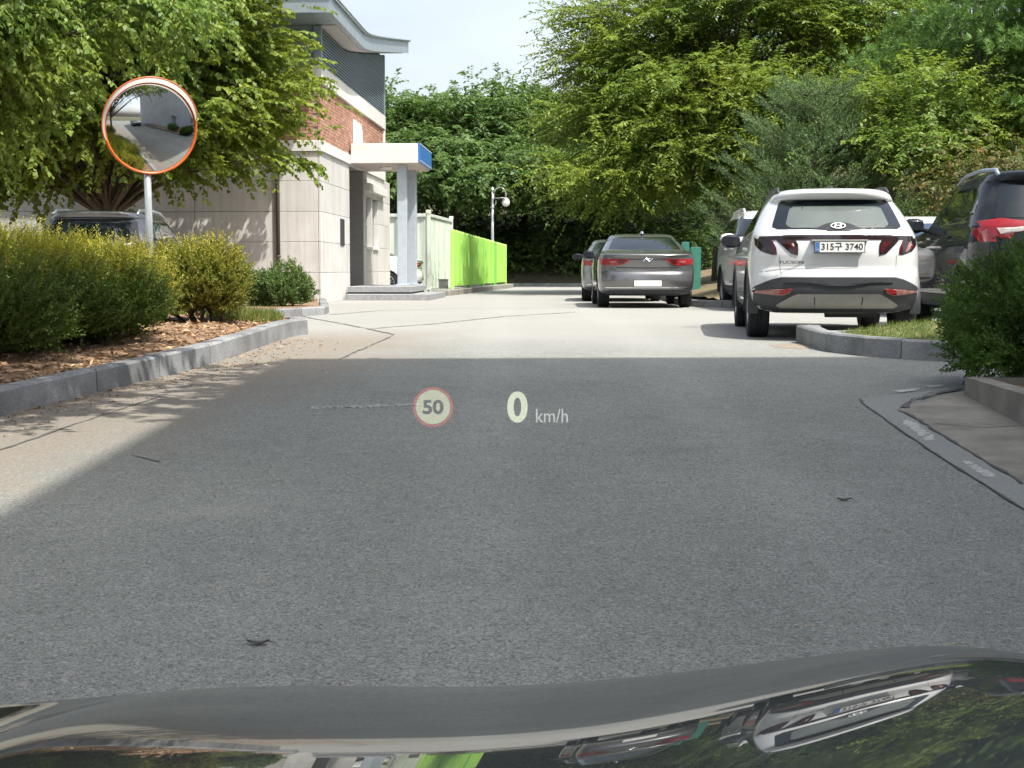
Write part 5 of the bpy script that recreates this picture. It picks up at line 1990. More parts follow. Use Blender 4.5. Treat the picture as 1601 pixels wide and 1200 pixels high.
# ---- grey sedan on the road ahead
def sedan(loc, rz, label, mat, detail=True, group=None, lights='red_lens', mirror='car_black'):
    root = empty('parked_car', loc, rz, label, 'car', group)
    r = 0.335
    wy0, wy1, tr = 1.05, 3.86, 0.80
    me = body_mesh(SEDAN, 92, 0.62, 0.9, 2.7, [(0.80, wy0, 0.385, r), (-0.80, wy0, 0.385), (0.80, wy1, 0.385), (-0.80, wy1, 0.385)])
    bvh = bvh_of(me)
    link_mesh('body', me, mat, root)
    sp = lambda *a, **k: skin_patch(bvh, *a, **k)
    sp([(-0.70, 1.125), (0, 1.098), (0.70, 1.125), (0.68, 1.18), (0.585, 1.36), (0.53, 1.385), (-0.53, 1.385), (-0.585, 1.36), (-0.68, 1.18)], 'rear', 'rear_window', MT['car_glass'], root, off=0.006, thick=0.02, rows=10, cols=20)
    for s in (-1, 1):
        f = lambda pts: [(s * x, z) for x, z in pts]
        t = sp(f([(0.897, 0.955), (0.89, 0.815), (0.56, 0.812), (0.42, 0.855), (0.325, 0.93), (0.34, 0.948)]), 'rear', 'tail_light', MT[lights], root, off=0.012, rows=8, cols=16)
        sp(f([(0.74, 0.90), (0.70, 0.865), (0.58, 0.868), (0.62, 0.895)]), 'rear', 'light_strip', MT['pink_lens'], t, off=0.016, thick=0.002, rows=4, cols=8)
        sp(f([(0.58, 0.93), (0.55, 0.835), (0.46, 0.855), (0.37, 0.93)]), 'rear', 'inner_lens', MT['dark_red_lens'], t, off=0.0145, thick=0.002, rows=4, cols=8)
        side_glass(bvh, root, [[(1.35, 1.09), (1.75, 1.05), (1.72, 1.33), (1.60, 1.33)], [(1.80, 1.05), (2.55, 1.035), (2.42, 1.375), (1.78, 1.375)], [(2.61, 1.035), (3.45, 1.03), (3.10, 1.15), (2.70, 1.335), (2.48, 1.37)]], s)
        side_mirror(root, s * 0.90, 3.02, 1.045, MT[mirror], s)
        gap_line(bvh, [(2.58, 1.03), (2.56, 0.35)], 'side', root, 0.01, s)
        gap_line(bvh, [(1.62, 1.03), (1.72, 0.70), (1.62, 0.45)], 'side', root, 0.01, s)
    # boot lid edge, crease, emblem bar
    gap_line(bvh, [(-0.66, 0.80), (-0.6, 0.705), (0, 0.70), (0.6, 0.705), (0.66, 0.80)], 'rear', root, 0.008)
    gap_line(bvh, [(-0.60, 0.775), (0, 0.768), (0.60, 0.775)], 'rear', root, 0.022)
    sp([(-0.36, 0.925), (-0.10, 0.925), (-0.08, 0.94), (-0.36, 0.945)], 'rear', 'trim_strip', MT['plastic'], root, off=0.006, rows=2, cols=10)
    sp([(0.36, 0.925), (0.10, 0.925), (0.08, 0.94), (0.36, 0.945)], 'rear', 'trim_strip', MT['plastic'], root, off=0.006, rows=2, cols=10)
    h, _, _, _ = bvh.ray_cast(Vector((0, -4, 0.92)), Vector((0, 1, 0)))
    mb = MB()
    mb.tube([(-0.095, h.y - 0.012, 0.90), (-0.03, h.y - 0.016, 0.945), (0.0, h.y - 0.016, 0.935)], 0.010, 6)
    mb.tube([(0.095, h.y - 0.012, 0.945), (0.03, h.y - 0.016, 0.90), (0.0, h.y - 0.016, 0.91), (0.0, h.y - 0.016, 0.935), (0.045, h.y - 0.016, 0.95)], 0.010, 6)
    mb.build('emblem', MT['chrome'], root)
    # spoiler lip, bumper line, diffuser
    sp([(-0.80, 1.012), (0.80, 1.012), (0.72, 1.035), (-0.72, 1.035)], 'rear', 'boot_lip', mat, root, off=0.035, rows=3, cols=24)
    sp([(-0.80, 0.385), (0.80, 0.385), (0.80, 0.40), (-0.80, 0.40)], 'rear', 'trim_strip', MT['chrome'], root, off=0.012, rows=2, cols=24)
    sp([(-0.80, 0.24), (0.80, 0.24), (0.88, 0.31), (0.72, 0.345), (-0.72, 0.345), (-0.88, 0.31)], 'rear', 'diffuser', MT['plastic'], root, off=0.012, rows=5, cols=24)
    licence_plate(root, -0.006, 0.475, None, 0.52, 0.11, False)
    mb = MB(); mb.tube([(0, 1.80, 1.44), (0, 1.66, 1.475), (0, 1.60, 1.455)], [0.05, 0.035, 0.012], 8); mb.build('antenna', MT['chrome'] if detail else mat, root, True)
    skin_patch(bvh, [(-0.60, 2.48), (0.60, 2.48), (0.76, 3.30), (-0.76, 3.30)], 'top', 'windscreen', MT['car_glass'], root, 0.004, 0.02, 10, 16)
    under_parts(root, 4.8, r, wy0, wy1)
    add_wheels(root, wy0, wy1, tr, r, 5, 0.225)
    return root


sedan((2.58, 29.2, 0), R(-0.8), 'grey sedan with red tail lights parked on the road ahead, nearer of the two sedans', MT['car_grey'])
sedan((2.50, 34.9, 0), R(-2.5), 'steel grey sedan with black door mirror, half hidden in front of the nearer grey sedan', MT['car_steel'])


# ---- tall estate cars
def tall_car(loc, rz, label, mat, tbl, L, glass='car_glass', mirror=None, lights='red_lens', rails='galv', r=0.375, plate=True, lz=0.0):
    root = empty('parked_car', loc, rz, label, 'car')
    k = L / 4.85
    wy0, wy1 = 1.0 * k, 3.88 * k
    H = max(z for z, *_ in tbl) / 1.785
    W = max(w for *_, w in tbl) / 0.972
    tr = 0.82 * W
    me = body_mesh(tbl, 88, 0.6, 0.85, 2.8, [(tr, wy0, r + 0.055, r), (-tr, wy0, r + 0.055), (tr, wy1, r + 0.055), (-tr, wy1, r + 0.055)])
    bvh = bvh_of(me)
    link_mesh('body', me, mat, root)
    S = lambda pts: [(x * W, z * H) for x, z in pts]
    Y = lambda pts: [(y * k, z * H) for y, z in pts]
    skin_patch(bvh, S([(-0.76, 1.25), (0.76, 1.25), (0.66, 1.60), (0.60, 1.635), (-0.60, 1.635), (-0.66, 1.60)]), 'rear', 'rear_window', MT[glass], root, 0.006, 0.03, 12, 20)
    for s in (-1, 1):
        f = lambda pts: S([(s * x, z) for x, z in pts])
        f = lambda pts: S([(s * x, z + lz) for x, z in pts])
        t = skin_patch(bvh, f([(0.945, 1.19), (0.93, 1.06), (0.80, 0.99), (0.62, 0.975), (0.58, 1.05), (0.40, 1.06), (0.36, 1.15), (0.70, 1.20)]), 'rear', 'tail_light', MT[lights], root, 0.012, 0.05, 10, 14)
        skin_patch(bvh, f([(0.76, 1.10), (0.72, 1.03), (0.50, 1.06), (0.42, 1.09), (0.45, 1.11)]), 'rear', 'reversing_lamp', MT['clear_lens'], t, 0.016, 0.002, 5, 10)
        skin_patch(bvh, Y([(0.22, 1.16), (0.42, 1.15), (0.50, 1.12), (0.32, 1.00), (0.18, 1.0)]), 'side', 'tail_light_side', MT[lights], root, 0.010, 0.05, 6, 8, s)
        for ol in ([(0.62, 1.285), (1.22, 1.26), (1.20, 1.60), (0.95, 1.60), (0.70, 1.45)],
                   [(1.29, 1.255), (2.22, 1.235), (2.18, 1.655), (1.28, 1.62)],
                   [(2.29, 1.233), (3.48, 1.225), (3.30, 1.30), (2.78, 1.58), (2.55, 1.645), (2.25, 1.655)]):
            skin_patch(bvh, Y(ol), 'side', 'side_window', MT[glass], root, 0.005, 0.02, 8, 12, s)
        skin_patch(bvh, Y([(0.55, 1.222), (3.45, 1.195), (3.45, 1.212), (0.55, 1.24)]), 'side', 'belt_trim', MT['chrome'], root, 0.006, 0.01, 2, 30, s)
        for yy in ((2.255, 1.23), (1.255, 1.24), (3.45, 1.18)):
            gap_line(bvh, [(yy[0] * k, yy[1] * H), (yy[0] * k, 0.9 * H), ((yy[0] + (0.12 if yy[0] < 2 else 0)) * k, 0.48 * H)], 'side', root, 0.009, s)
        for yy in (1.55, 2.55):
            mb = MB(); xx = 0.965 * W; mb.bbox(min(s * (xx - 0.03), s * (xx + 0.022)), max(s * (xx - 0.03), s * (xx + 0.022)), yy * k, yy * k + 0.22, 1.06 * H, 1.09 * H, 0.006); mb.build('door_handle', mat, root)
        skin_patch(bvh, Y([(1.42, 0.28), (3.44, 0.28), (3.44, 0.42), (1.42, 0.42)]), 'side', 'sill_cladding', MT['plastic'], root, 0.02, 0.03, 3, 20, s)
        for yy in (wy0, wy1):
            arch_trim(root, s * 0.965 * W, yy, r, r + 0.05, MT['plastic'], s, 0.045)
        rx = 0.66 * W
        mb = MB(); mb.tube([(s * rx, 0.55 * k, 1.715 * H), (s * (rx - 0.01), 0.70 * k, 1.775 * H), (s * (rx - 0.015), 1.4 * k, 1.805 * H), (s * (rx - 0.005), 2.1 * k, 1.785 * H), (s * (rx + 0.02), 2.45 * k, 1.70 * H)], [0.022, 0.026, 0.026, 0.026, 0.016], 8); mb.build('roof_rail', MT[rails], root, True)
        side_mirror(root, s * 0.95 * W, 3.12 * k, 1.24 * H, mirror or mat, s, 1.15)
    for s in (-1, 1):
        f = lambda pts: S([(s * x, z) for x, z in pts])
        hl = skin_patch(bvh, f([(0.90, 1.00), (0.88, 0.86), (0.62, 0.84), (0.55, 0.93), (0.60, 0.97)]), 'front', 'headlight', MT['clear_lens'], root, 0.010, 0.05, 6, 12)
        skin_patch(bvh, f([(0.80, 0.60), (0.80, 0.50), (0.62, 0.48), (0.60, 0.58)]), 'front', 'fog_lamp', MT['clear_lens'], root, 0.010, 0.03, 4, 8)
    gr = skin_patch(bvh, S([(-0.50, 0.97), (-0.44, 0.66), (0.44, 0.66), (0.50, 0.97)]), 'front', 'grille', MT['plastic'], root, 0.010, 0.03, 8, 16)
    for z in (0.72, 0.79, 0.86, 0.93):
        skin_patch(bvh, S([(-0.44, z), (0.44, z), (0.44, z + 0.018), (-0.44, z + 0.018)]), 'front', 'grille_bar', MT['chrome'], gr, 0.020, 0.008, 2, 12)
    skin_patch(bvh, S([(-0.90, 0.36), (0.90, 0.36), (0.92, 0.46), (-0.92, 0.46)]), 'front', 'bumper_cladding', MT['plastic'], root, 0.010, 0.03, 4, 20)
    skin_patch(bvh, S([(-0.93, 0.40), (0.93, 0.40), (0.94, 0.62), (0.7, 0.68), (-0.7, 0.68), (-0.94, 0.62)]), 'rear', 'bumper_cladding', MT['plastic'], root, 0.012, 0.03, 6, 24)
    skin_patch(bvh, [(-0.68 * W, 2.76 * k), (0.68 * W, 2.76 * k), (0.82 * W, 3.48 * k), (-0.82 * W, 3.48 * k)], 'top', 'windscreen', MT[glass], root, 0.004, 0.02, 10, 16)
    if plate:
        licence_plate(root, -0.008, 0.86 * H, None, 0.52, 0.11, False)
    under_parts(root, L - 0.2, r, wy0, wy1)
    add_wheels(root, wy0, wy1, tr, r, 5, 0.245)
    return root


tall_car((6.08, 16.75, 0), R(-3.5), 'glossy black SUV with grey roof rails, partly hidden by the hedge', MT['car_black'], scaled(TALL, 1.0, 1.0, 1.05), 4.85, mirror=MT['car_black'], rails='slate_metal', lz=0.05)
tall_car((5.10, 31.4, 0), R(179), 'white tall SUV facing the camera, its edge and mirror showing beyond the nearest white SUV', MT['car_white'], scaled(TALL, 1.0, 1.0, 1.05), 4.85, mirror=MT['car_white'], rails='car_white')
tall_car((6.95, 27.9, 0), R(180), 'white SUV showing only roof and dark windscreen between two nearer cars', MT['car_white'], scaled(TALL, 0.95, 0.96, 0.92), 4.6, 'blue_glass', rails='car_white')
tall_car((-6.05, 21.9, 0.0), R(1.0), 'silver estate car, painted grey for tree shade, with dark rear window and roof rails, showing over the left hedge', MT['car_grey'], scaled(TALL, 0.96, 0.93, 0.90), 4.65, 'car_glass', rails='galv', r=0.35)  # grey paint imitates tree shade on a silver car
sedan((-2.72, 47.4, 0.0), R(90), 'white car parked crosswise behind the porch columns, its tail to the right', MT['car_white'], False)


# ------------------------------------------------------------------ the car the picture is taken from: black bonnet
def own_car():
    YC = 1.75
    gz = float(zg(1.0))
    root = empty('car', (0.42, 0.6, gz), 0, 'glossy black car whose reflecting bonnet fills the bottom of the picture', 'car')
    tx = np.array([-420, -250, -100, 0, 150, 300, 450, 600, 720, 850, 1000, 1200, 1350, 1450, 1510, 1560, 1601, 1700, 1850, 2000, 2150, 2300])
    ty = np.array([1150, 1128, 1116, 1108, 1096, 1086, 1080.5, 1082, 1084, 1080, 1068, 1044, 1025, 1014.5, 1012, 1020, 1040, 1068, 1080, 1088, 1100, 1125])
    xs = np.linspace(-0.76, 1.40, 130)
    px = xs / YC * FPX + 800
    py = np.interp(px, tx, ty)
    ker = np.hanning(15)[1:-1]; ker /= ker.sum()
    py = np.convolve(np.pad(py, 6, mode='edge'), ker, 'valid')
    slope = (py - 420.0) / FPX
    cx_ = pchip([-0.9, -0.5, -0.2, 0.0, 0.15, 0.3, 0.45, 0.7, 1.6], [0.085, 0.098, 0.122, 0.157, 0.202, 0.252, 0.295, 0.325, 0.325], xs)
    ys = np.concatenate([np.linspace(0.56, 1.5, 34), np.linspace(1.53, 2.06, 24)])
    V = []

    def prof(y, m0, cc):
        """height along the bonnet relative to the crest line"""
        def m(t):
            if t <= YC:
                return max(m0 - cc * (YC - t), 0.035)
            return m0 + 1.1 * (t - YC) + 5.0 * (t - YC) ** 2
        n = 24
        tt = np.linspace(YC, y, n + 1)
        mv = np.array([m(t) for t in tt])
        return -float(((mv[1:] + mv[:-1]) * 0.5 * np.diff(tt)).sum())
    for y in ys:
        for i, x in enumerate(xs):
            V.append((x, y, CAM_Z - slope[i] * YC + prof(y, slope[i], cx_[i]) - 2.6 * max(0.0, -0.30 - x) ** 2 * max(0.0, YC + 0.04 - y)))
    V = np.array(V).reshape(len(ys), len(xs), 3)
    # roll the side edges down to the wings, carry the front down into the bumper
    edge = np.minimum(xs - xs[0], xs[-1] - xs)
    roll = np.clip(1 - edge / 0.12, 0, 1)[None, :]
    V[..., 2] -= 0.05 * roll ** 2.2
    ctr = 0.42
    sweep = ((xs - ctr) / 0.92) ** 2 * 0.20
    yy = V[..., 1]
    V[..., 1] = yy - np.clip((yy - 1.80) / 0.26, 0, 1) * sweep[None, :] * 0.9
    nx, ny = len(xs), len(ys)
    Vf = V.reshape(-1, 3) - np.array([0.42, 0.6, gz])
    i = np.arange(ny - 1)[:, None] * nx + np.arange(nx - 1)[None, :]
    F = np.stack([i, i + 1, i + nx + 1, i + nx], -1).reshape(-1, 4)
    link_mesh('bonnet', fast_mesh('bonnet', Vf, F), MT['bonnet'], root, True)
    # front end and flanks below the bonnet
    fr = V[-1] - np.array([0.42, 0.6, gz])
    W, Fc = [], []
    steps = [(0.0, 0.0, 1.0), (0.025, -0.02, 1.0), (0.075, -0.12, 1.01), (0.10, -0.28, 1.015), (0.09, -0.42, 1.01), (0.0, -0.56, 0.98)]
    for dy, dz, sx in steps:
        for p in fr:
            W.append((p[0] * sx, p[1] + dy, p[2] + dz - 0.004))
    for a in range(len(steps) - 1):
        for k in range(nx - 1):
            Fc.append((a * nx + k, a * nx + k + 1, (a + 1) * nx + k + 1, (a + 1) * nx + k))
    me = bpy.data.meshes.new('front_bumper'); me.from_pydata(W, [], Fc); me.update()
    link_mesh('front_bumper', me, MT['car_black'], root, True)
    for s in (0, -1):
        sx = -1 if s == 0 else 1
        ed = V[:, s] - np.array([0.42, 0.6, gz])
        W, Fc = [], []
        rows = [(0.004, -0.004), (0.03, -0.03), (0.045, -0.12), (0.05, -0.30), (0.03, -0.52)]
        for dx, dz in rows:
            for p in ed:
                arch = 0.0
                z = p[2] + dz
                d = abs(p[1] - 0.66)
                if d < 0.42:
                    z = max(z, 0.37 + math.sqrt(0.42 ** 2 - d ** 2))
                W.append((p[0] + sx * dx, p[1], min(z, p[2] - 0.004)))
        m_ = len(ed)
        for a in range(len(rows) - 1):
            for k in range(m_ - 1):
                Fc.append((a * m_ + k, a * m_ + k + 1, (a + 1) * m_ + k + 1, (a + 1) * m_ + k))
        me = bpy.data.meshes.new('front_wing'); me.from_pydata(W, [], Fc); me.update()
        link_mesh('front_wing', me, MT['car_black'], root, True)
        wheel(root, sx * 0.84, 0.66, 0.37, 0.245, 5)
        wheel(root, sx * 0.84, -2.24, 0.37, 0.245, 5)
        mb = MB(); mb.bbox(sx * 0.955 - 0.02, sx * 0.955 + 0.02, -2.9, -0.06, 0.30, 0.98, 0.02); mb.build('door_panel', MT['car_black'], root)
        hl = MB(); hl.bbox(min(sx * 0.55, sx * 0.88), max(sx * 0.55, sx * 0.88), 1.22, 1.44, 0.56, 0.68, 0.03); hl.build('headlight', MT['clear_lens'], root)
    mb = MB(); mb.box(-0.93, 0.93, -2.9, 0.2, 0.26, 0.34); mb.build('floor_pan', MT['under'], root)
    mb = MB(); mb.bbox(-0.90, 0.90, -0.50, -0.08, 0.55, 0.93, 0.05); mb.build('dashboard', MT['plastic'], root)
    mb = MB(); mb.bbox(-0.93, 0.93, -3.2, -2.9, 0.30, 0.98, 0.05); mb.build('tailgate', MT['car_black'], root)
    mb = MB(); mb.box(-0.50, 0.50, 1.42, 1.505, 0.42, 0.66)
    mb.build('grille', MT['plastic'], root)
    return root


own_car()

# head-up display image floating 2.3 m ahead of the driver, over the bonnet
HY = 2.3
hc = A(780, 640, HY)
hud = empty('head_up_display', tuple(hc), 0, 'glowing head-up display reading 50 in a red ring and 0 km/h', 'head-up display')


def hpt(px, py):
    p = A(px, py, HY) - hc
    return p.x, p.z


def flat(name, V, F, mat, par=hud):
    me = bpy.data.meshes.new(name); me.from_pydata(V, [], F); me.update()
    return link_mesh(name, me, mat, par)


cx, cz = hpt(677, 636)
s_ = HY / FPX
n = 48
ring = [(cx + r * s_ * math.cos(2 * math.pi * k / n), 0, cz + r * s_ * math.sin(2 * math.pi * k / n)) for r in (31.5, 27.5) for k in range(n)]
flat('ring', ring, [(k, (k + 1) % n, n + (k + 1) % n, n + k) for k in range(n)], MT['hud_red'])
# the pale disc is cut out where the dark figures stand
me = text_mesh('50', 1.0, 0.035, 0.0)
tv = np.array([v.co[:] for v in me.vertices])
bm = bmesh.new(); bm.from_mesh(me)
outer = [e for e in bm.edges if len(e.link_faces) == 1]
loops = []
seen = set()
for e_ in outer:
    if e_ in seen: continue
    lp_, v = [], e_.verts[0]
    cur = e_
    while cur not in seen:
        seen.add(cur)
        lp_.append(v.co.copy())
        v = cur.other_vert(v)
        nx_ = [q for q in v.link_edges if len(q.link_faces) == 1 and q not in seen]
        if not nx_: break
        cur = nx_[0]
    loops.append(lp_)
bm.free()
tw = tv[:, 0].max() - tv[:, 0].min(); th_ = tv[:, 1].max() - tv[:, 1].min()
tcx, tcy = (tv[:, 0].max() + tv[:, 0].min()) / 2, (tv[:, 1].max() + tv[:, 1].min()) / 2
bpy.data.meshes.remove(me)
cu = bpy.data.curves.new('disc', 'CURVE')
cu.dimensions = '2D'; cu.fill_mode = 'BOTH'
def spl(pts):
    sp_ = cu.splines.new('POLY'); sp_.points.add(len(pts) - 1); sp_.use_cyclic_u = True
    for p, q_ in zip(sp_.points, pts): p.co = (q_[0], q_[1], 0, 1)
spl([(27 * math.cos(2 * math.pi * k / 48), 27 * math.sin(2 * math.pi * k / 48)) for k in range(48)])
for lp_ in loops:
    spl([((p.x - tcx) * 33 / tw, (p.y - tcy) * 23 / th_) for p in lp_])
co = bpy.data.objects.new('disc_source', cu); COL.objects.link(co)
dme = bpy.data.meshes.new_from_object(co.evaluated_get(bpy.context.evaluated_depsgraph_get()))
bpy.data.objects.remove(co); bpy.data.curves.remove(cu)
dme.materials.clear()
dme.transform(Matrix.Translation((cx, 0, cz)) @ Matrix.Scale(s_, 4) @ Matrix.Rotation(math.pi / 2, 4, 'X'))
dme.name = 'speed_limit_disc'
link_mesh('speed_limit_disc', dme, MT['hud_disc'], hud)
for body, px_, py_, hpx, wpx, mat, nm in (('0', 809, 636, 49, 32, 'hud_white', 'speed_figure'), ('km/h', 863, 649.5, 22, 50, 'hud_unit', 'unit_lettering')):
    me = text_mesh(body, 1.0, 0.03 if body == '0' else 0.0, 0.0)
    tv = np.array([v.co[:] for v in me.vertices])
    w_, h_ = np.ptp(tv[:, 0]), np.ptp(tv[:, 1])
    x_, z_ = hpt(px_, py_)
    c_ = (tv.max(0) + tv.min(0)) / 2
    for v in me.vertices:
        v.co = ((v.co.x - c_[0]) * wpx * s_ / w_, (v.co.y - c_[1]) * hpx * s_ / h_, 0)
    link_mesh(nm, upright(me, x_, 0, z_), MT[mat], hud)

# ------------------------------------------------------------------ planting
yew_m = leaf_mat('yew_needles', [(0, (0.042, 0.085, 0.016)), (0.5, (0.085, 0.145, 0.026)), (0.85, (0.135, 0.195, 0.036)), (1, (0.19, 0.23, 0.05))], 0.32, (0.48, 0.45, 0.055), hue_scale=1.2, hue=(0.095, 0.145, 0.026))
yew_y = leaf_mat('golden_yew_needles', [(0, (0.075, 0.12, 0.018)), (0.5, (0.15, 0.20, 0.030)), (0.85, (0.23, 0.265, 0.042)), (1, (0.33, 0.33, 0.06))], 0.28, (0.46, 0.41, 0.06), hue_scale=1.5, hue=(0.20, 0.18, 0.03))
yew_d = leaf_mat('dark_yew_needles', [(0, (0.065, 0.145, 0.028)), (0.5, (0.118, 0.225, 0.044)), (0.85, (0.165, 0.285, 0.058)), (1, (0.22, 0.33, 0.085))], 0.42, (0.15, 0.23, 0.055), hue_scale=1.4, hue=(0.04, 0.075, 0.02))
box_m = leaf_mat('box_leaves', [(0, (0.05, 0.10, 0.028)), (0.5, (0.10, 0.17, 0.045)), (1, (0.18, 0.25, 0.08))], 0.25, (0.16, 0.21, 0.05))


def bedpos(x, y):
    return (x, y, float(bed_z(np.array([x]), np.array([y]))[0]))


yew_shrub('hedge_shrub', 'dense yew shrub at the left edge, dark green with yellow upright shoot tips', bedpos(-4.55, 12.6), [(0, 0, 0.40, 0.92, 0.75, 0.42), (-0.7, 0.3, 0.44, 0.9, 0.8, 0.46)], yew_m, 31, 4800, 26, 0.21, 0.036, 0.016, 0.62, 1.0, group='yew hedge along the left kerb')
yew_shrub('hedge_shrub', 'broad yew shrub left of the mirror pole with the most golden tips', bedpos(-4.10, 13.9), [(0, 0, 0.38, 0.77, 0.70, 0.38), (-0.65, 0.4, 0.42, 0.85, 0.7, 0.42), (0.36, 0.15, 0.33, 0.55, 0.5, 0.33), (-0.15, -0.62, 0.36, 0.75, 0.6, 0.38)], yew_m, 32, 6400, 26, 0.22, 0.036, 0.016, 0.50, 0.88, up=1.1, group='yew hedge along the left kerb')
yew_shrub('hedge_shrub', 'low golden yew shrub in front of the mirror pole', bedpos(-3.62, 14.75), [(0, 0, 0.38, 0.34, 0.32, 0.28), (-0.4, 0.1, 0.42, 0.5, 0.4, 0.34)], yew_y, 33, 1600, 24, 0.18, 0.034, 0.015, 0.30, 0.9, group='yew hedge along the left kerb')
yew_shrub('hedge_shrub', 'round yellow green shrub right of the mirror pole, bare stems at its foot', bedpos(-3.42, 16.7), [(0, 0, 0.44, 0.53, 0.5, 0.32), (-0.45, 0.1, 0.44, 0.45, 0.45, 0.30), (0.2, 0, 0.50, 0.32, 0.35, 0.28), (-0.1, -0.1, 0.30, 0.5, 0.4, 0.22)], yew_y, 34, 2900, 22, 0.15, 0.036, 0.016, 0.55, 1.2, stems=16)
yew_shrub('hedge_shrub', 'small rounded dark green bush against the stone building corner', (-4.05, 26.6, 0.10), [(0.08, 0, 0.28, 0.48, 0.42, 0.33), (-0.5, 0.1, 0.25, 0.42, 0.4, 0.30)], box_m, 35, 2000, 18, 0.14, 0.05, 0.020, 0.7, 1.3)
yew_shrub('hedge_shrub', 'big rounded dark green yew bush in the planter at the right edge', (4.42, 12.35, TOPZ - 0.06), [(0.02, 0, 0.54, 0.94, 0.72, 0.50), (0.15, -0.2, 0.46, 0.80, 0.75, 0.44), (0.9, 0.1, 0.55, 0.8, 0.75, 0.56), (-0.1, 0, 0.34, 0.66, 0.6, 0.30), (-0.42, -0.15, 0.20, 0.50, 0.55, 0.24), (0.1, -0.45, 0.22, 0.85, 0.6, 0.28)], yew_d, 36, 9500, 24, 0.15, 0.038, 0.015, 0.8, 1.5, up=0.35)
yew_shrub('hedge_shrub', 'yew bush further along the right planter beside the near road', (4.5, 9.6, TOPZ - 0.06), [(0, 0, 0.55, 0.75, 1.2, 0.62)], yew_d, 37, 1800, 14, 0.2, 0.05, 0.016, 0.8, 1.5, up=0.45)
yew_shrub('hedge_shrub', 'yew shrub nearest the camera in the left planting bed', bedpos(-5.3, 9.6), [(0, 0, 0.5, 0.9, 1.3, 0.5)], yew_m, 38, 1800, 14, 0.2, 0.05, 0.016, 0.7, 1.2)

left_m = leaf_mat('left_tree_leaves', [(0, (0.075, 0.135, 0.024)), (0.45, (0.150, 0.230, 0.040)), (0.8, (0.225, 0.305, 0.058)), (1, (0.32, 0.37, 0.095))], 0.48, hue_scale=0.7, hue=(0.250, 0.300, 0.048))
dark_m = leaf_mat('background_leaves', [(0, (0.055, 0.108, 0.034)), (0.5, (0.095, 0.168, 0.050)), (0.85, (0.135, 0.220, 0.068)), (1, (0.18, 0.265, 0.09))], 0.42, hue_scale=0.3, hue=(0.115, 0.190, 0.056))
zel_m = leaf_mat('zelkova_leaves', [(0, (0.075, 0.140, 0.030)), (0.45, (0.142, 0.235, 0.048)), (0.8, (0.215, 0.300, 0.064)), (1, (0.30, 0.36, 0.09))], 0.45, hue_scale=0.35, hue=(0.250, 0.320, 0.056))
pine_m = leaf_mat('pine_needles', [(0, (0.065, 0.145, 0.040)), (0.5, (0.125, 0.235, 0.062)), (1, (0.20, 0.32, 0.095))], 0.35, hue_scale=0.6, hue=(0.155, 0.265, 0.068))
spruce_m = leaf_mat('spruce_needles', [(0, (0.062, 0.115, 0.048)), (0.5, (0.110, 0.185, 0.075)), (1, (0.18, 0.27, 0.12))], 0.22, hue_scale=0.8, hue=(0.13, 0.20, 0.075), rough=0.65)
rust_m = leaf_mat('maple_leaves', [(0, (0.05, 0.085, 0.02)), (0.5, (0.11, 0.13, 0.03)), (0.85, (0.17, 0.14, 0.04)), (1, (0.25, 0.13, 0.05))], 0.35)

leaf_tree('tree', 'broad-leaved tree in front of the stone building, its hanging boughs behind the round mirror', 'tree', (-7.75, 29.6, 0.0), 6.6, 0.16,
          [(-0.2, 0, 4.9, 3.0, 2.2, 2.3), (1.3, 0.3, 4.2, 2.3, 1.9, 1.9), (-2.6, -0.3, 4.4, 2.4, 2.0, 2.2), (1.9, 0.5, 3.2, 1.4, 1.3, 0.9), (-1.2, -0.8, 3.0, 2.6, 1.2, 0.8), (1.0, 0, 6.2, 2.4, 2.2, 1.5), (2.3, 0.5, 5.2, 1.0, 1.2, 0.9), (2.9, 2.5, 4.3, 0.9, 0.8, 0.75), (2.1, 2.4, 3.6, 0.9, 0.8, 0.7)],
          left_m, 41, 380, 7000, 20, 0.120, 0.088, 0.55, 0.34, hang=0.42, flat=0.65, clus_r=0.34, shell=0.36, nlimb=110)
leaf_tree('tree', 'leafy tree standing left of the near road, its boughs shading the left kerb and hedge', 'tree', (-5.0, 7.4, -0.25), 7.4, 0.15,
          [(1.6, 2.2, 5.6, 1.9, 1.9, 1.1), (3.4, 2.0, 6.4, 1.5, 1.6, 0.9), (0.2, 0.6, 6.4, 2.2, 2.2, 1.3), (2.4, 4.0, 5.2, 1.5, 1.4, 0.8), (4.6, 2.6, 5.5, 1.4, 1.7, 0.6)], left_m, 42, 125, 1050, 20, 0.14, 0.09, 0.6, 0.4, hang=0.5, clus_r=0.36, nlimb=70)
leaf_tree('tree', 'yellower small-leaved tree at the upper left corner, nearer than the one behind the mirror', 'tree', (-8.6, 21.8, 0.0), 6.4, 0.13,
          [(0.5, 0, 4.7, 2.0, 1.9, 1.9), (1.6, 0.2, 4.2, 1.2, 1.3, 1.3), (-1.2, 0, 5.0, 1.7, 1.7, 1.7), (0.8, -0.3, 3.0, 1.3, 1.1, 0.6), (3.3, 0.6, 4.6, 1.2, 1.4, 0.7)],
          zel_m, 43, 190, 3700, 20, 0.10, 0.060, 0.50, 0.5, hang=0.6, flat=0.6, clus_r=0.32, nlimb=80)
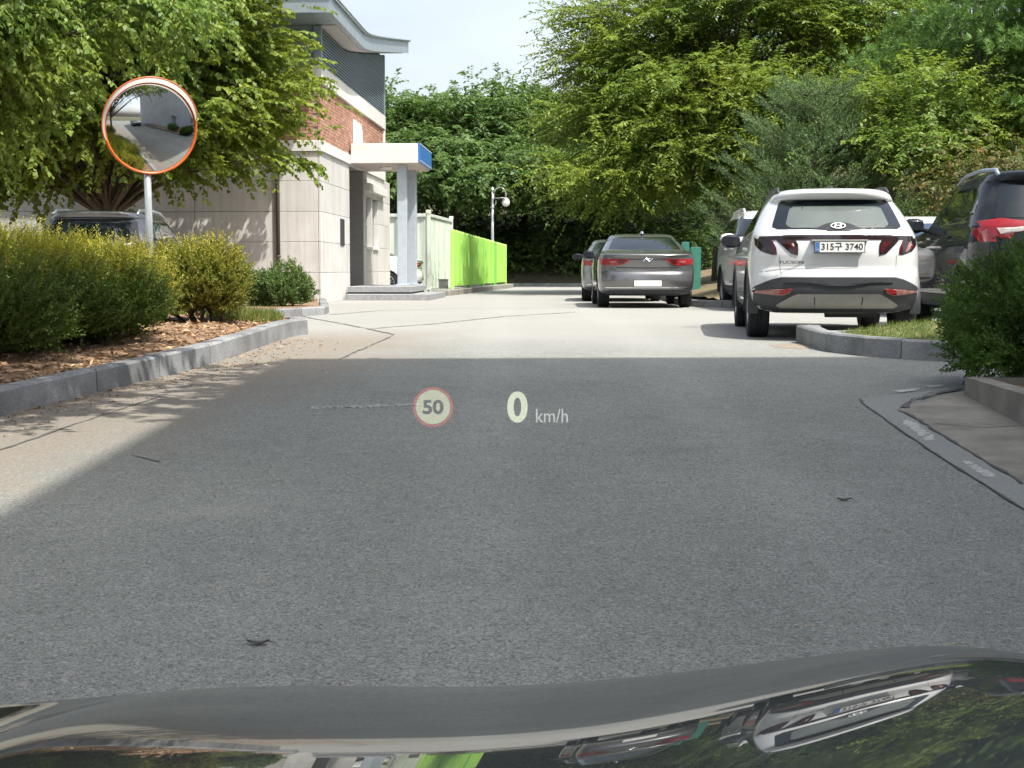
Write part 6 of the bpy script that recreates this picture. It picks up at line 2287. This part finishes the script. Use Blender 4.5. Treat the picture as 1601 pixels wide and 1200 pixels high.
far = [(-7.0, 71, 9.0, 3.8, 'tall dark green tree at the far end beside the stone building, leftmost behind the lamp'),
       (-2.6, 69.5, 9.6, 4.0, 'tallest layered dark green tree behind the lime fence and lamp'),
       (0.6, 71.5, 9.3, 3.6, 'pointed dark green tree behind the street lamp, just left of the yellow green tree'),
       (4.4, 70, 9.4, 4.0, 'dark green tree at the road end behind the grey sedans'),
       (-12.5, 74, 9.5, 4.0, 'dark green tree far behind the roof of the stone building'),
       (9.0, 76, 12.5, 4.4, 'tall green tree far behind the yellow green tree'),
       (14.5, 74, 13.0, 4.6, 'tall green tree far behind the spruce'),
       (20.5, 76, 13.5, 4.8, 'tall green tree far behind the pine on the right'),
       (27.0, 74, 13.0, 4.8, 'green tree at the far right edge behind the pine')]
for i, (x, y, h, rr, lab) in enumerate(far):
    z0 = max((y - 65.5) * 0.32, 0) - 0.1
    hh = h - z0
    b = [(0, -0.5, hh * 0.55, rr, rr * 0.9, hh * 0.27), (0.3, 0, hh * 0.66, rr * 0.8, rr * 0.7, hh * 0.26), (0.0, 0, hh * 0.86, rr * 0.45, rr * 0.42, hh * 0.16), (-1.2, -2.8, hh * 0.47, rr * 0.8, rr * 0.7, hh * 0.13), (1.4, -2.8, hh * 0.47, rr * 0.8, rr * 0.7, hh * 0.13)]
    if i in (1, 2, 3):
        b.append((1.2, 64.9 - y, 4.5 - z0, 3.0, 1.9, 1.0))
    dens = 1.6 if i < 4 else 0.8
    leaf_tree('tree', lab, 'tree', (x, y, z0), hh, 0.2, b, dark_m, 50 + i, 220, int(2600 * dens), 18, 0.21, 0.115, 1.1, 0.25, hang=0.18, flat=0.38, clus_r=0.62, shell=0.33, zf=0.25, group='trees on the bank at the road end', rise=0.05)
leaf_tree('tree', 'wide yellow green tree with layered arching boughs over the parked cars', 'tree', (6.4, 47, 0.2), 11.5, 0.24,
          [(0, 0, 6.6, 4.4, 3.6, 2.6), (-1.8, -1.2, 5.0, 2.7, 2.6, 1.9), (2.6, -0.8, 5.6, 3.2, 2.8, 2.2), (0.6, 0, 9.0, 3.8, 3.0, 2.2), (-3.4, -1.6, 3.3, 1.6, 1.8, 1.3), (-2.3, 0, 7.6, 2.0, 2.0, 1.5), (4.2, 0.4, 8.2, 2.6, 2.4, 1.8), (-0.6, -1.5, 3.6, 2.4, 1.8, 1.3)],
          zel_m, 61, 200, 10500, 24, 0.150, 0.058, 1.15, 0.20, hang=0.14, flat=0.36, clus_r=0.72, shell=0.28, nlimb=150, rise=0.16, zf=0.17)
leaf_tree('tree', 'slender yellow green tree reaching over between the spruce and the pine', 'tree', (9.6, 36.2, 0.5), 5.4, 0.11,
          [(-0.4, 0, 4.2, 1.0, 1.1, 0.7), (-0.4, -0.6, 3.0, 1.1, 1.0, 0.7), (0.9, -0.5, 3.75, 1.3, 0.9, 0.35)],
          zel_m, 62, 34, 1150, 22, 0.14, 0.055, 0.95, 0.22, hang=0.18, flat=0.38, clus_r=0.50, nlimb=60, rise=0.15, zf=0.17)
conifer('spruce_tree', 'grey green spruce with bristly twigs behind the nearest white SUV', (7.05, 35.8, 0.2), 5.0, 2.55, 0.5, spruce_m, 71, 13, 12, 105, 0.32, 20, 0.050, 0.021, curve=0.30, profile=0.50, up=0.9)
pine_tree('pine_tree', 'soft-needled pine with cloud-like boughs at the upper right', (11.6, 39.0, 0.6), 9.6, 0.17, [(0, 0, 6.0, 2.3, 1.9, 2.8), (-0.6, -0.5, 4.0, 1.7, 1.5, 1.4), (0.6, 0, 8.0, 1.7, 1.5, 1.7), (1.6, -0.5, 4.0, 1.8, 1.5, 1.7)], pine_m, 72, 62, 7800, 22, 0.17, 0.024, 0.50, flatten=0.32)
pine_tree('pine_tree', 'pine at the right edge behind the black SUV', (12.9, 36.0, 0.7), 7.4, 0.16, [(0, 0, 4.8, 2.0, 1.9, 2.2), (-0.8, -0.4, 3.0, 1.5, 1.3, 1.1), (0.3, 0, 6.6, 1.6, 1.5, 1.3)], pine_m, 73, 42, 5000, 22, 0.17, 0.024, 0.50, flatten=0.32)
leaf_tree('maple_tree', 'low bronze green maple behind the roof of the black SUV', 'tree', (9.6, 29.5, 0.6), 2.9, 0.07, [(0, 0, 1.75, 1.5, 1.1, 0.9), (-0.9, 0, 1.5, 0.9, 0.8, 0.6), (1.0, 0, 2.0, 1.0, 0.9, 0.7)], rust_m, 74, 70, 800, 16, 0.09, 0.05, 0.45, 0.4, hang=0.4, clus_r=0.25)
yew_shrub('shrub', 'mid green shrub behind the white cars, right of the spruce', (8.0, 30.5, 0.45), [(0, 0, 0.8, 1.3, 1.0, 0.85), (1.2, 0.2, 0.8, 1.1, 0.9, 0.8)], box_m, 75, 2600, 13, 0.18, 0.06, 0.02, 0.7, 1.2)
# dark undergrowth below the trees at the road end, one mass
rng = np.random.default_rng(81)
n = 4200
x = rng.uniform(-9, 12, n)
y = rng.uniform(66.9, 73.0, n)
z = np.clip((y - 65.5) * 0.32, 0, 9) + rng.random(n) ** 1.3 * (1.1 + 0.8 * np.sin(x * 0.9) ** 2) * np.clip((y - 65.8) * 0.8, 0.2, 1)
D = nrm(rng.normal(size=(n, 3)) + UP * 0.7 - np.array([0, 0.5, 0]))
V, F = spray_leaves(rng, np.stack([x, y, z], 1), D, rng.uniform(0.3, 0.7, n), 12, 0.17, 0.10, 0.3, 0.6, 0.3)
o = link_mesh('undergrowth', fast_mesh('undergrowth', V, F), dark_m); o['kind'] = 'stuff'

# loose chips and bits of leaf on the near road
rng = np.random.default_rng(91)
n = 420
yy = rng.uniform(4.3, 14.0, n)
xx = rng.uniform(-2.6, 2.6, n)
P = np.stack([xx, yy, zg(yy) + 0.002], 1)
V, F = leaf_quads(P, rng.normal(size=(n, 3)) * [1, 1, 0.25], UP + rng.normal(size=(n, 3)) * 0.5, rng.uniform(0.006, 0.020, n), rng.uniform(0.005, 0.012, n))
o = link_mesh('road_grit', fast_mesh('road_grit', V, F), [lit]); o['kind'] = 'stuff'

# two dry leaves lying on the near road
for (px_, py_, L_, a_, lab) in ((404, 1008, 0.075, 0.1, 'dark fallen leaf on the shaded asphalt just ahead of the bonnet, nearer of two'), (1320, 783, 0.07, 0.0, 'dark fallen leaf on the asphalt towards the right road edge, further of two')):
    p = G(px_, py_)
    root = empty('fallen_leaf', (p.x, p.y, p.z), a_, lab, 'leaf', 'fallen leaves on the road')
    V, F = [], []
    for i in range(9):
        t = i / 8
        w = 0.018 * math.sin(math.pi * min(t * 1.05, 1)) ** 0.7
        c_ = (t - 0.5) * L_
        for s in (-1, 0, 1):
            V.append((c_, s * w, 0.004 + 0.010 * (2 * t - 1) ** 2 + 0.006 * abs(s)))
    for i in range(8):
        for k in range(2):
            F.append((i * 3 + k, i * 3 + k + 1, i * 3 + k + 4, i * 3 + k + 3))
    me = bpy.data.meshes.new('blade'); me.from_pydata(V, [], F); me.update()
    b_ = link_mesh('blade', me, MT['crack'], root, True)
    mb = MB(); mb.tube([(L_ * 0.48, 0, 0.012), (L_ * 0.75, 0.005, 0.006)], 0.0015, 5); mb.build('stalk', MT['crack'], root)
